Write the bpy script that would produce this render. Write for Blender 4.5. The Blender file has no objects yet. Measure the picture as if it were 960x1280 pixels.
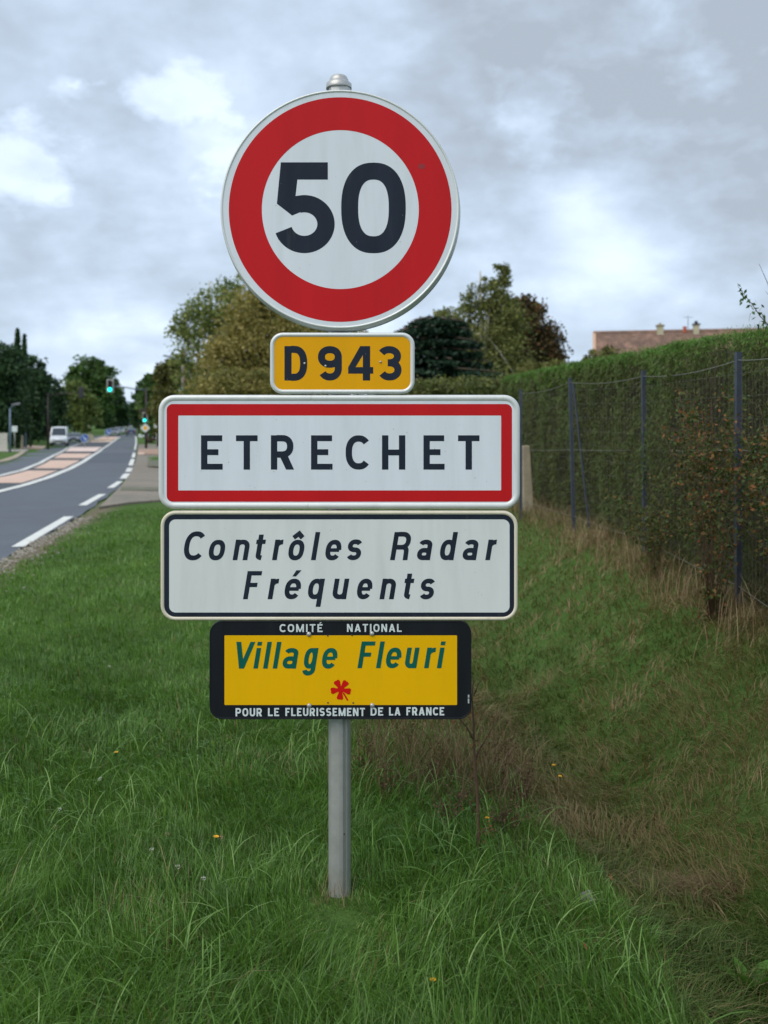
import bpy, math, random
import numpy as np
from mathutils import Vector, Matrix
R = math.radians
random.seed(7); rng = np.random.default_rng(7)
SC = bpy.context.scene
COL = SC.collection

# ------------------------------------------------------------------ camera
F = 1200.0; CH = 1.71; HY = 528.0            # focal length in photo pixels, eye height, horizon row
cam = bpy.data.cameras.new('camera'); cam_o = bpy.data.objects.new('camera', cam); COL.objects.link(cam_o)
cam_o.location = (0, 0, CH); cam_o.rotation_euler = (R(90), 0, 0)
cam.sensor_fit = 'VERTICAL'; cam.sensor_height = 24; cam.sensor_width = 18
cam.lens = 24 * F / 1280; cam.shift_y = -(640 - HY) / 1280
cam.clip_start = 0.1; cam.clip_end = 6000
cam.dof.use_dof = True; cam.dof.focus_distance = 3.45; cam.dof.aperture_fstop = cam.lens / 1000 / 0.0105 ; cam.dof.aperture_fstop = cam.lens / 10.5
SC.camera = cam_o
SC.view_settings.view_transform = 'Standard'; SC.view_settings.look = 'None'
SC.view_settings.exposure = 0.68; SC.view_settings.gamma = 1.0
try:
    SC.cycles.use_denoising = True
    SC.cycles.max_bounces = 6; SC.cycles.diffuse_bounces = 3; SC.cycles.glossy_bounces = 2; SC.cycles.transmission_bounces = 4
except Exception: pass

# ------------------------------------------------------------------ world, sun
SUN_EL, SUN_AZ = R(48), R(222)               # azimuth clockwise from +Y: behind the camera, to the left
world = bpy.data.worlds.new('World'); SC.world = world; world.use_nodes = True
wt = world.node_tree; wt.nodes.clear()
class NB:
    """tiny helper for node trees"""
    def __init__(s, t): s.t = t
    def n(s, typ, **kw):
        nd = s.t.nodes.new(typ)
        for k, v in kw.items():
            if k.startswith('i_'): nd.inputs[int(k[2:]) if k[2:].isdigit() else k[2:].replace('_', ' ')].default_value = v
            else: setattr(nd, k, v)
        return nd
    def l(s, a, b): s.t.links.new(a, b)
    def m(s, op, a, b=None, c=None, clamp=False):
        nd = s.t.nodes.new('ShaderNodeMath'); nd.operation = op; nd.use_clamp = clamp
        for i, v in enumerate((a, b, c)):
            if v is None: continue
            if isinstance(v, (int, float)): nd.inputs[i].default_value = v
            else: s.l(v, nd.inputs[i])
        return nd.outputs[0]
    def v(s, op, a, b=None):
        nd = s.t.nodes.new('ShaderNodeVectorMath'); nd.operation = op
        for i, x in enumerate((a, b)):
            if x is None: continue
            if isinstance(x, tuple): nd.inputs[i].default_value = x
            else: s.l(x, nd.inputs[i])
        return nd
    def mix(s, f, a, b, blend='MIX'):
        nd = s.t.nodes.new('ShaderNodeMix'); nd.data_type = 'RGBA'; nd.blend_type = blend
        for sock, x in ((nd.inputs[0], f), (nd.inputs[6], a), (nd.inputs[7], b)):
            if isinstance(x, (int, float)): sock.default_value = x
            elif isinstance(x, tuple): sock.default_value = (*x[:3], 1)
            else: s.l(x, sock)
        return nd.outputs[2]
    def ramp(s, f, stops, interp='LINEAR'):
        nd = s.t.nodes.new('ShaderNodeValToRGB'); nd.color_ramp.interpolation = interp
        e = nd.color_ramp.elements
        while len(e) < len(stops): e.new(0.5)
        for k, (p, c) in enumerate(stops):
            e[k].position = p
            e[k].color = (c, c, c, 1) if isinstance(c, (int, float)) else (*c[:3], 1)
        if f is not None: s.l(f, nd.inputs[0])
        return nd.outputs[0]
    def noise(s, vec, scale, detail=4, rough=0.55, dist=0.0):
        nd = s.t.nodes.new('ShaderNodeTexNoise'); nd.inputs['Scale'].default_value = scale
        nd.inputs['Detail'].default_value = detail; nd.inputs['Roughness'].default_value = rough
        nd.inputs['Distortion'].default_value = dist
        if vec is not None: s.l(vec, nd.inputs['Vector'])
        return nd.outputs['Fac']
b = NB(wt)
tc = b.n('ShaderNodeTexCoord'); D = b.v('NORMALIZE', tc.outputs['Generated']).outputs[0]
sky = b.n('ShaderNodeTexSky', sky_type='NISHITA'); sky.sun_disc = False
sky.sun_elevation = SUN_EL; sky.sun_rotation = SUN_AZ; sky.air_density = 1.0; sky.dust_density = 1.5
sep = b.n('ShaderNodeSeparateXYZ'); b.l(D, sep.inputs[0])
zc = b.m('ADD', b.m('MAXIMUM', sep.outputs[2], 0.0), 0.42)
com = b.n('ShaderNodeCombineXYZ'); b.l(b.m('DIVIDE', sep.outputs[0], zc), com.inputs[0]); b.l(b.m('DIVIDE', sep.outputs[1], zc), com.inputs[1])
P = com.outputs[0]
n1 = b.noise(P, 2.2, 11, 0.52, 0.1)
n2 = b.noise(b.v('ADD', P, (7.3, 2.1, 4.0)).outputs[0], 9.0, 9, 0.55, 0.1)
n4 = b.noise(b.v('ADD', P, (3.3, 5.7, 1.0)).outputs[0], 8.0, 9, 0.56, 0.05)
bil = b.m('ABSOLUTE', b.m('MULTIPLY_ADD', b.noise(b.v('ADD', P, (11.3, 2.7, 6.0)).outputs[0], 2.9, 7, 0.48, 0.05), 2.0, -1.0))
n3 = b.noise(b.v('ADD', P, (1.3, 9.1, 2.0)).outputs[0], 0.5, 3, 0.5, 0.0)
dens = b.m('ADD', b.m('ADD', b.m('MULTIPLY', n1, 0.66), b.m('MULTIPLY', n2, 0.20)), b.m('ADD', b.m('MULTIPLY_ADD', n3, 0.21, .080), b.m('MULTIPLY', bil, -0.24)))   # ~0.575 mean
def dirpx(px, py):
    v = Vector(((px - 480) / F, 1, (HY - py) / F)); v.normalize(); return tuple(v)
# cloud banks and thin bright places, where they stand in the sky
for px, py, wid, amp in ((225, 135, 0.0015, -0.18), (30, 205, 0.0024, -0.17), (275, 190, 0.0013, -0.15), (655, 145, 0.0022, -0.14),
                         (750, 290, 0.002, -0.07), (870, 235, 0.008, -0.03), (100, 285, 0.003, -0.04), (760, 385, 0.01, -0.05), (60, 400, 0.012, -0.04),
                         (620, 20, 0.010, 0.11), (860, 115, 0.009, 0.20), (940, 60, .006, .08), (120, 215, 0.005, 0.07), (330, 60, 0.012, 0.03), (80, 345, 0.004, 0.05), (620, 250, 0.004, 0.04), (920, 330, 0.003, .05)):
    dd = b.v('DOT_PRODUCT', D, dirpx(px, py)).outputs['Value']
    g = b.m('POWER', 2.718, b.m('MULTIPLY', b.m('SUBTRACT', dd, 1.0), 1.0 / wid))
    if amp < -.12: g = b.m('MULTIPLY_ADD', b.m('MULTIPLY', b.m('ADD', b.m('MULTIPLY_ADD', g, .42, -.74), n4), 7.0, clamp=True), .8, b.m('MULTIPLY', g, .2))
    else: g = b.m('MULTIPLY', g, b.m('MULTIPLY_ADD', n2, 2.4, -0.3))
    dens = b.m('ADD', dens, b.m('MULTIPLY', g, amp))
cloud = b.ramp(dens, [(0.36, (.93, 1.0, 1.05)), (0.45, (.74, .85, .965)), (0.515, (.585, .695, .835)), (0.575, (.50, .605, .74)), (0.65, (.425, .51, .62)), (0.76, (.355, .41, .48))])
cl10 = b.v('SCALE', cloud); cl10.inputs[3].default_value = 8.1
skycol = b.mix(b.ramp(dens, [(0.38, 0.72), (0.52, 0.97)]), sky.outputs[0], cl10.outputs[0])
bg = b.n('ShaderNodeBackground'); bg.inputs['Strength'].default_value = 0.1
b.l(skycol, bg.inputs['Color']); wo = b.n('ShaderNodeOutputWorld'); b.l(bg.outputs[0], wo.inputs[0])

sl = bpy.data.lights.new('sun', 'SUN'); sl.energy = 1.5; sl.angle = R(55); sl.color = (1, .93, .82)
so = bpy.data.objects.new('sun', sl); COL.objects.link(so)
sd = Vector((math.sin(SUN_AZ) * math.cos(SUN_EL), math.cos(SUN_AZ) * math.cos(SUN_EL), math.sin(SUN_EL)))
so.rotation_euler = (-sd).to_track_quat('-Z', 'Y').to_euler(); so.location = sd * 60

# ------------------------------------------------------------------ helpers
def smooth(a, b_, x):
    t = np.clip((np.asarray(x, float) - a) / (b_ - a), 0, 1); return t * t * (3 - 2 * t)
def zr(Y):
    Y = np.asarray(Y, float)
    return -0.09 - 1.06 * smooth(20, 112, Y) + 2.3 * smooth(120, 380, Y) * 1.0
def at(px, py, Y): return Vector(((px - 480) * Y / F, Y, CH - (py - HY) * Y / F))
def on_road(px, py):
    lo, hi = 4.0, 360.0
    for _ in range(50):
        mid = (lo + hi) / 2
        if HY + (CH - float(zr(mid))) * F / mid > py: lo = mid
        else: hi = mid
    return Vector(((px - 480) * lo / F, lo, float(zr(lo))))
_nt = rng.random((256, 256))
def vnoise(x, y, s=1.0, seed=0):
    x = np.asarray(x, float) * s + 37.7 * seed + 1000; y = np.asarray(y, float) * s + 11.3 * seed + 1000
    xi = np.floor(x).astype(int); yi = np.floor(y).astype(int); fx = x - xi; fy = y - yi
    fx = fx * fx * (3 - 2 * fx); fy = fy * fy * (3 - 2 * fy)
    g = lambda a, c: _nt[a % 256, c % 256]
    return (g(xi, yi) * (1 - fx) + g(xi + 1, yi) * fx) * (1 - fy) + (g(xi, yi + 1) * (1 - fx) + g(xi + 1, yi + 1) * fx) * fy
def fbm(x, y, s=1.0, seed=0): return .5 * vnoise(x, y, s, seed) + .3 * vnoise(x, y, s * 2.1, seed + 1) + .2 * vnoise(x, y, s * 4.3, seed + 2)

def tagp(o, label=None, cat=None, group=None, kind=None):
    if label: o['label'] = label
    if cat: o['category'] = cat
    if group: o['group'] = group
    if kind: o['kind'] = kind
    return o
def empty(name, loc, label, cat, group=None, rz=0):
    o = bpy.data.objects.new(name, None); COL.objects.link(o); o.location = loc; o.rotation_euler = (0, 0, rz)
    o.empty_display_size = .2
    return tagp(o, label, cat, group)
def link(name, me, mat=None, parent=None, loc=None):
    o = bpy.data.objects.new(name, me); COL.objects.link(o)
    if mat is not None:
        me.materials.clear()
        for m_ in (mat if isinstance(mat, (list, tuple)) else [mat]): me.materials.append(m_)
    if parent is not None: o.parent = parent
    if loc is not None: o.location = loc
    return o
def np_mesh(name, V, faces, smoothf=False, tint=None, mi=None):
    """faces: list of (n,k) int arrays"""
    me = bpy.data.meshes.new(name); V = np.asarray(V, np.float32)
    me.vertices.add(len(V)); me.vertices.foreach_set('co', V.ravel())
    loops = np.concatenate([f.ravel() for f in faces]).astype(np.int32)
    tot = np.concatenate([np.full(len(f), f.shape[1], np.int32) for f in faces])
    st = np.concatenate([[0], np.cumsum(tot)[:-1]]).astype(np.int32)
    me.loops.add(len(loops)); me.loops.foreach_set('vertex_index', loops)
    me.polygons.add(len(tot)); me.polygons.foreach_set('loop_start', st)
    try: me.polygons.foreach_set('loop_total', tot)
    except Exception: pass
    me.polygons.foreach_set('use_smooth', np.full(len(tot), smoothf))
    if tint is not None:
        a = me.attributes.new('tint', 'FLOAT', 'POINT'); a.data.foreach_set('value', np.asarray(tint, np.float32))
    me.update(calc_edges=True); me.validate()
    return me
class MB:
    """collects simple shapes into one mesh"""
    def __init__(s): s.v = []; s.f = []; s.mi = []; s.cur = 0
    def add(s, vs, fs):
        o = len(s.v); s.v += [tuple(v) for v in vs]; s.f += [tuple(i + o for i in f) for f in fs]; s.mi += [s.cur] * len(fs); return s
    def box(s, x0, y0, z0, x1, y1, z1):
        return s.add([(x, y, z) for z in (z0, z1) for y in (y0, y1) for x in (x0, x1)],
                     [(0, 2, 3, 1), (4, 5, 7, 6), (0, 1, 5, 4), (2, 6, 7, 3), (0, 4, 6, 2), (1, 3, 7, 5)])
    def tube(s, pts, r, n=8, cap=True):
        pts = [Vector(p) for p in pts]; rs = r if isinstance(r, (list, tuple)) else [r] * len(pts)
        vs = []; fs = []; up = Vector((0.31, 0.17, 0.93))
        for i, p in enumerate(pts):
            d = (pts[min(i + 1, len(pts) - 1)] - pts[max(i - 1, 0)]).normalized()
            a = d.cross(up if abs(d.dot(up.normalized())) < .9 else Vector((1, 0, 0))).normalized(); c = d.cross(a)
            for k in range(n):
                t = 2 * math.pi * k / n; vs.append(p + (a * math.cos(t) + c * math.sin(t)) * rs[i])
        for i in range(len(pts) - 1):
            for k in range(n):
                k2 = (k + 1) % n; fs.append((i * n + k, i * n + k2, (i + 1) * n + k2, (i + 1) * n + k))
        if cap: fs += [tuple(range(n - 1, -1, -1)), tuple((len(pts) - 1) * n + k for k in range(n))]
        return s.add(vs, fs)
    def lathe(s, prof, n=24, axis='z', loc=(0, 0, 0), cap=True):
        """prof: (radius, height)"""
        vs = []; L = Vector(loc)
        for r, h in prof:
            for k in range(n):
                t = 2 * math.pi * k / n; c, d = r * math.cos(t), r * math.sin(t)
                vs.append(L + Vector((c, d, h) if axis == 'z' else (c, h, d) if axis == 'y' else (h, c, d)))
        fs = [(i * n + k, i * n + (k + 1) % n, (i + 1) * n + (k + 1) % n, (i + 1) * n + k) for i in range(len(prof) - 1) for k in range(n)]
        if cap: fs += [tuple(range(n - 1, -1, -1)), tuple((len(prof) - 1) * n + k for k in range(n))]
        return s.add(vs, fs)
    def build(s, name, mat, parent=None, smoothf=False, loc=None):
        me = bpy.data.meshes.new(name); me.from_pydata(s.v, [], s.f); me.update()
        for p, m_ in zip(me.polygons, s.mi): p.use_smooth = smoothf; p.material_index = m_
        import bmesh
        bm = bmesh.new(); bm.from_mesh(me); bmesh.ops.recalc_face_normals(bm, faces=bm.faces); bm.to_mesh(me); bm.free()
        return link(name, me, mat, parent, loc)
def bevel(o, w=0.01, seg=2):
    m_ = o.modifiers.new('bevel', 'BEVEL'); m_.width = w; m_.segments = seg; m_.limit_method = 'ANGLE'; m_.angle_limit = R(35); return o
def copy_tree(o, parent=None):
    c = o.copy(); COL.objects.link(c)
    if parent is not None: c.parent = parent
    for ch in list(o.children): copy_tree(ch, c)
    return c

# ------------------------------------------------------------------ materials
def mat(name, col, rough=0.6, metal=0.0, var=0.0, vscale=8.0, bump=0.0, bscale=60.0, spec=0.5, dirt=None, dscale=3.0, dlo=.5, dhi=.75, damt=.5, coat=0.0):
    m_ = bpy.data.materials.new(name); m_.use_nodes = True; t = m_.node_tree; t.nodes.clear(); q = NB(t)
    tcn = q.n('ShaderNodeTexCoord'); V = tcn.outputs['Object']
    if name.startswith('sign_'):
        mp = q.n('ShaderNodeMapping'); mp.inputs['Scale'].default_value = (1.6, 1.6, .22); q.l(V, mp.inputs['Vector']); V = mp.outputs[0]
    bs = q.n('ShaderNodeBsdfPrincipled'); out = q.n('ShaderNodeOutputMaterial'); q.l(bs.outputs[0], out.inputs[0])
    c = tuple(col)
    cs = None
    if var > 0:
        n = q.noise(V, vscale, 6, .6)
        lo = tuple(max(0, x * (1 - var)) for x in c); hi = tuple(min(1, x * (1 + var)) for x in c)
        cs = q.ramp(n, [(0.3, lo), (0.7, hi)])
    if dirt is not None:
        n = q.noise(V, dscale, 8, .65, .4)
        f = q.ramp(n, [(dlo, 0.0), (dhi, damt)])
        cs = q.mix(f, cs if cs is not None else c, dirt)
    if cs is not None: q.l(cs, bs.inputs['Base Color'])
    else: bs.inputs['Base Color'].default_value = (*c, 1)
    bs.inputs['Roughness'].default_value = rough; bs.inputs['Metallic'].default_value = metal
    bs.inputs['Specular IOR Level'].default_value = spec if not (name.startswith('sign_') and 'rim' not in name) else .14; bs.inputs['Coat Weight'].default_value = coat
    if bump > 0:
        bn = q.n('ShaderNodeBump'); bn.inputs['Strength'].default_value = bump; bn.inputs['Distance'].default_value = .01
        q.l(q.noise(V, bscale, 6, .6), bn.inputs['Height']); q.l(bn.outputs[0], bs.inputs['Normal'])
    return m_
def leafmat(name, stops, trans=0.35, rough=0.5, nscale=0.0, spec=.25):
    """colour picked by the per-leaf attribute 'tint' (kind and age of the leaf)"""
    m_ = bpy.data.materials.new(name); m_.use_nodes = True; t = m_.node_tree; t.nodes.clear(); q = NB(t)
    at_ = q.n('ShaderNodeAttribute', attribute_name='tint'); c = q.ramp(at_.outputs['Fac'], stops)
    bs = q.n('ShaderNodeBsdfPrincipled'); q.l(c, bs.inputs['Base Color']); bs.inputs['Roughness'].default_value = rough
    bs.inputs['Specular IOR Level'].default_value = spec
    tr = q.n('ShaderNodeBsdfTranslucent'); q.l(q.mix(1.0, c, (1.0, 1.0, .55), 'MULTIPLY'), tr.inputs[0])
    mx = q.n('ShaderNodeMixShader'); mx.inputs[0].default_value = trans; q.l(bs.outputs[0], mx.inputs[1]); q.l(tr.outputs[0], mx.inputs[2])
    out = q.n('ShaderNodeOutputMaterial'); q.l(mx.outputs[0], out.inputs[0]); return m_
def emis(name, col, s=1.0):
    m_ = bpy.data.materials.new(name); m_.use_nodes = True; t = m_.node_tree; bs = t.nodes['Principled BSDF']
    bs.inputs['Base Color'].default_value = (*col, 1); bs.inputs['Emission Color'].default_value = (*col, 1); bs.inputs['Emission Strength'].default_value = s; return m_

M = {}
M['galv'] = mat('galvanised_steel', (.46, .46, .45), .42, .55, .12, 14, .05, 90, dirt=(.30, .29, .27), dscale=5, damt=.35)
M['rim'] = mat('sign_rim_grey', (.62, .64, .63), .45, .25, .06, 12, dirt=(.30, .31, .25), dscale=18, dlo=.58, dhi=.8, damt=.6)
M['rim_beige'] = mat('sign_rim_beige', (.62, .57, .45), .5, 0, .08, 12, dirt=(.30, .26, .18), dscale=16, dlo=.56, dhi=.8, damt=.6)
M['white'] = mat('sign_white_film', (.65, .695, .745), .34, 0, .025, 5, dirt=(.48, .53, .55), dscale=9, dlo=.45, dhi=.8, damt=.45)
M['white2'] = mat('sign_matt_white', (.63, .66, .65), .42, 0, .03, 5, dirt=(.45, .49, .47), dscale=7, dlo=.45, dhi=.8, damt=.45)
M['red'] = mat('sign_red_film', (.49, .012, .015), .30, 0, .08, 4, dirt=(.38, .03, .03), dscale=14, dlo=.6, dhi=.8, damt=.4)
M['ink'] = mat('sign_black_film', (.016, .022, .036), .38, 0, .2, 8, dirt=(.06, .065, .07), dscale=20, dlo=.6, dhi=.8, damt=.5)
M['yellow'] = mat('sign_yellow_film', (.72, .34, .002), .38, 0, .03, 6, dirt=(.55, .29, .01), dscale=8, dlo=.55, dhi=.85, damt=.5)
M['yellow2'] = mat('sign_orange_yellow', (.74, .41, .001), .42, 0, .03, 6, dirt=(.56, .33, .01), dscale=8, dlo=.55, dhi=.85, damt=.4)
M['black_paint'] = mat('sign_black_paint', (.012, .014, .018), .35, 0, .2, 8, dirt=(.05, .05, .05), dscale=12, dlo=.6, dhi=.85, damt=.4)
M['green_ink'] = mat('sign_green_ink', (.005, .10, .075), .4, 0, .1, 9)
M['letter_white'] = mat('sign_letter_white', (.60, .66, .66), .4, 0, .08, 40)
M['flower_red'] = mat('sign_flower_red', (.55, .008, .006), .4)
M['bolt'] = mat('bolt_zinc', (.42, .42, .40), .35, .5, .3, 120)
M['dark_hole'] = mat('chipped_dark_spot', (.05, .05, .045), .8)
M['road'] = mat('road_asphalt', (.088, .102, .122), .75, 0, .12, 1.2, .3, 160, dirt=(.075, .082, .095), dscale=.35, dlo=.45, dhi=.65, damt=.7)
M['road_patch'] = mat('road_asphalt_dark', (.055, .062, .070), .8, 0, .12, 1.2, .3, 160)
M['paint'] = mat('road_paint_white', (.66, .66, .62), .6, 0, .1, 6, dirt=(.35, .35, .34), dscale=4, dlo=.55, dhi=.8, damt=.5)
M['salmon'] = mat('salmon_resin', (.60, .42, .33), .85, 0, .08, 2, dirt=(.45, .30, .22), dscale=1.2, dlo=.5, dhi=.75, damt=.6)
M['salmon_dark'] = mat('salmon_worn', (.36, .23, .165), .85, 0, .1, 2)
M['pale_slab'] = mat('pale_pink_slab', (.72, .56, .50), .8, 0, .06, 2)
M['gravel'] = mat('gravel_apron', (.225, .19, .15), .9, 0, .35, 18, .6, 50, dirt=(.13, .13, .11), dscale=.6, dlo=.45, dhi=.7, damt=.7)
M['stone'] = mat('pale_stone', (.30, .27, .23), .85, 0, .3, 14, .4, 40)
M['bark'] = mat('bark_brown', (.09, .07, .05), .9, 0, .3, 8, .6, 30)
M['bark_birch'] = mat('bark_birch', (.40, .38, .32), .8, 0, .35, 5, .4, 30)
M['wood_pole'] = mat('weathered_wood_pole', (.16, .125, .10), .9, 0, .3, 6, .4, 40)
M['twig'] = mat('reddish_twig', (.10, .055, .032), .8, 0, .3, 40)
M['post_blue'] = mat('blue_grey_fence_steel', (.050, .062, .090), .5, .3, .2, 14, dirt=(.10, .07, .05), dscale=11, dlo=.55, dhi=.75, damt=.5)
M['wire'] = mat('rusty_galvanised_wire', (.20, .20, .17), .6, .3, .2, 30)
M['concrete'] = mat('weathered_concrete', (.33, .28, .20), .9, 0, .15, 10, .4, 50, dirt=(.16, .15, .10), dscale=6, damt=.6)
M['roof'] = mat('roof_tile_brown', (.27, .165, .125), .85, 0, .35, 2.5, dirt=(.15, .10, .08), dscale=1.1, dlo=.42, dhi=.62, damt=.8)
M['render_wall'] = mat('cream_render', (.55, .46, .34), .85, 0, .08, 2)
M['red_clay'] = mat('red_clay', (.45, .09, .04), .7)
M['pole_blue'] = mat('painted_pole_blue_grey', (.15, .21, .29), .5, .3, .1, 5)
M['pole_dark'] = mat('painted_pole_dark', (.030, .018, .022), .5, .2, .1, 5)
M['head_black'] = mat('signal_housing_black', (.015, .016, .018), .5)
M['grey_board'] = mat('signal_board_grey', (.45, .46, .44), .5, 0, .05, 5)
M['lens_off'] = mat('dark_lens', (.03, .012, .010), .25)
M['lens_green'] = emis('green_signal_lens', (.01, .80, .68), 1.5)
M['blue_sign'] = mat('blue_sign_film', (.012, .11, .42), .4)
M['sign_beige_back'] = mat('sign_back_beige', (.33, .31, .22), .6)
M['van_white'] = mat('van_white_paint', (.66, .69, .72), .3, 0, .03, 3, coat=.6)
M['car_grey'] = mat('car_dark_grey_paint', (.05, .055, .075), .25, .4, .05, 3, coat=.8)
M['car_silver'] = mat('car_silver_paint', (.35, .37, .40), .28, .6, .05, 3, coat=.8)
M['car_black'] = mat('car_black_paint', (.02, .022, .03), .2, .2, .05, 3, coat=.8)
M['car_red'] = mat('car_red_paint', (.16, .014, .016), .25, .1, .05, 3, coat=.8)
M['car_blue'] = mat('car_blue_paint', (.03, .05, .12), .25, .1, .05, 3, coat=.8)
M['glass'] = mat('vehicle_window_glass', (.03, .04, .05), .08, 0, spec=.9)
M['tyre'] = mat('tyre_rubber', (.012, .012, .013), .85)
M['alloy'] = mat('wheel_alloy', (.30, .30, .31), .4, .7)
M['lamp_glass'] = mat('headlight_glass', (.62, .64, .66), .15)
M['tail_red'] = mat('tail_light_red', (.45, .02, .015), .3)
M['plastic'] = mat('black_plastic_trim', (.02, .02, .022), .6)
M['plate'] = mat('number_plate_blank', (.6, .6, .58), .4)
M['fence_white'] = mat('white_fence_boards', (.50, .48, .43), .6, 0, .08, 4)
M['straw'] = leafmat('dry_straw', [(0, (.10, .060, .035)), (.5, (.21, .145, .080)), (1, (.38, .30, .18))], .25, .7)
M['grass'] = leafmat('grass_blades', [(0, (.055, .110, .017)), (.35, (.118, .250, .040)), (.62, (.195, .36, .075)), (.80, (.28, .42, .13)), (.88, (.21, .26, .09)), (.93, (.28, .20, .10)), (1, (.34, .26, .14))], .42, .42, spec=.5)
M['bankgrass'] = leafmat('bank_grass_blades', [(0, (.055, .088, .018)), (.30, (.098, .150, .034)), (.45, (.135, .165, .045)), (.58, (.185, .180, .066)), (.72, (.23, .185, .085)), (.86, (.27, .195, .105)), (1, (.34, .26, .15))], .36, .55)
M['hedge'] = leafmat('thuja_sprays', [(0, (.048, .040, .016)), (.35, (.085, .100, .030)), (.6, (.110, .155, .042)), (.72, (.10, .18, .038)), (.85, (.09, .22, .032)), (1, (.13, .30, .04))], .22, .6)
M['hedge_core'] = mat('hedge_dead_twigs', (.045, .038, .020), .95, 0, .4, 6)
M['weed_green'] = leafmat('broad_weed_leaf', [(0, (.04, .13, .02)), (1, (.12, .26, .05))], .3)
def fol(name, stops, tr=.3): M[name] = leafmat(name, stops, tr, .6)
fol('fol_autumn', [(0, (.10, .11, .03)), (.4, (.20, .20, .06)), (.7, (.30, .25, .08)), (1, (.42, .34, .12))])
fol('fol_loose', [(0, (.09, .13, .035)), (.5, (.18, .23, .065)), (1, (.32, .34, .11))])
fol('fol_birch', [(0, (.07, .09, .03)), (.5, (.17, .19, .06)), (.85, (.28, .28, .085)), (1, (.40, .35, .12))])
fol('fol_cedar', [(0, (.006, .022, .014)), (.6, (.016, .042, .020)), (1, (.028, .065, .030))], .1)
fol('fol_copper', [(0, (.03, .025, .014)), (.55, (.08, .060, .026)), (.8, (.15, .09, .035)), (1, (.30, .14, .06))])
fol('fol_dark', [(0, (.014, .034, .014)), (.6, (.035, .080, .028)), (1, (.075, .14, .045))], .15)
fol('fol_mid', [(0, (.035, .075, .020)), (.6, (.085, .16, .040)), (1, (.16, .24, .07))])
fol('fol_olive', [(0, (.05, .060, .018)), (.5, (.12, .125, .035)), (1, (.22, .21, .065))])
fol('fol_far_haze', [(0, (.030, .055, .035)), (.6, (.055, .090, .055)), (1, (.085, .125, .07))], .15)  # distant haze put into the leaf colour, a greyer, bluer green
fol('fol_bramble', [(0, (.035, .060, .018)), (.35, (.075, .115, .030)), (.55, (.12, .10, .03)), (.70, (.26, .12, .045)), (.86, (.32, .08, .045)), (1, (.45, .20, .12))])

# ------------------------------------------------------------------ road geometry (world polylines)
def line_pts(pxs): return [on_road(*p) for p in pxs]
RE = line_pts([(0, 701), (50, 673), (92, 650), (125, 627), (148, 610), (161, 593), (168, 578), (170.5, 565), (171.5, 555), (171, 546), (168, 538), (165, 534)])
LE = line_pts([(0, 580), (20, 574), (36, 566), (58, 559), (84, 552), (110, 546), (133, 540), (147, 535.5), (155, 533)])
def edge_fn(pts, far_x, near):
    ys = [near[1]] + [p.y for p in pts] + [1400]; xs = [near[0]] + [p.x for p in pts] + [far_x]
    return lambda Y: np.interp(Y, ys, xs)
xr = edge_fn(RE, -375, (1.6, -40.0)); 
_y = [-300, 0] + [p.y for p in RE] + [1400]; _x = [30.0, -3.35] + [p.x for p in RE] + [-375]
xr = lambda Y: np.interp(Y, _y, _x)
_y2 = [-300, 0, 20] + [p.y for p in LE] + [1400]; _x2 = [23.0, -10.6, -13.2] + [p.x for p in LE] + [-384]
xl = lambda Y: np.interp(Y, _y2, _x2)

def ditch_edge(Y): return np.clip(0.74 - 0.13 * (np.asarray(Y, float) - 2.8), 0.12, 0.85)
def ground_h(X, Y):
    X = np.asarray(X, float); Y = np.asarray(Y, float)
    base = zr(Y); t = X - xr(Y)
    verge = base + 0.08 * smooth(0.0, 1.4, t) * (1 - smooth(18.8, 20.2, Y)) + .01 * smooth(0, .3, t)
    near = 1 - smooth(15, 19, Y)
    verge = verge + near * ((fbm(X, Y, .9, 3) - .5) * .10 + (fbm(X, Y, 3.0, 5) - .5) * .035) * smooth(.3, 1.5, t) * (1 - .7 * np.exp(-((X + .16) ** 2 + (Y - 3.45) ** 2) / .5))
    # soft wheel track in the verge
    verge = verge - near * .05 * np.exp(-((X + 1.6 + .09 * (Y - 5)) / .35) ** 2) * smooth(.8, 2, t)
    xe = ditch_edge(Y); xb = xe + .55
    dd = -0.18 * smooth(0, 1, (X - xe + .12) / .78)
    up = .75 * smooth(-.05, 1.06, (X - xb) / (2.12 - xb))
    bankfar = 1 - smooth(14.5, 24, Y)
    dn = 1 - smooth(13, 17, Y)
    verge = verge + dd * dn + up * (dn * 1.0 + (1 - dn) * .55) * smooth(-30, -5, -np.abs(X) + 0) * (bankfar * .95 + .05)
    verge = verge + (fbm(X, Y, 2.2, 9) - .5) * .09 * smooth(0.3, 1.1, X) * near
    left = base + .06
    inr = (t < 0)
    h = np.where(inr, base - .06, verge)
    h = np.where(X < xl(Y), left, h)
    return h
gy = np.concatenate([-np.geomspace(1600, 6, 16), np.linspace(-4, 2, 13), np.linspace(2.12, 16, 117), 16 + np.geomspace(.25, 1500, 60)])
gx = np.concatenate([-np.geomspace(1600, 22, 22), np.linspace(-21, -9, 30), np.linspace(-8.7, -1.2, 62), np.linspace(-1.1, 3.2, 62), 3.2 + np.geomspace(.2, 1600, 26)])
GX, GY = np.meshgrid(gx, gy); GZ = ground_h(GX, GY)
nx, ny = len(gx), len(gy)
idx = np.arange(nx * ny).reshape(ny, nx)
q = np.stack([idx[:-1, :-1], idx[:-1, 1:], idx[1:, 1:], idx[1:, :-1]], -1).reshape(-1, 4)
tt = GX - xr(GY)
soil = np.clip(1 - np.abs(tt - .22 - .12 * fbm(GX, GY, 2, 4)) / .38, 0, 1) * (GY < 22)      # bare gravelly edge of the asphalt
me = np_mesh('ground', np.stack([GX, GY, GZ], -1).reshape(-1, 3), [q], True, tint=soil.ravel())
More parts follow.
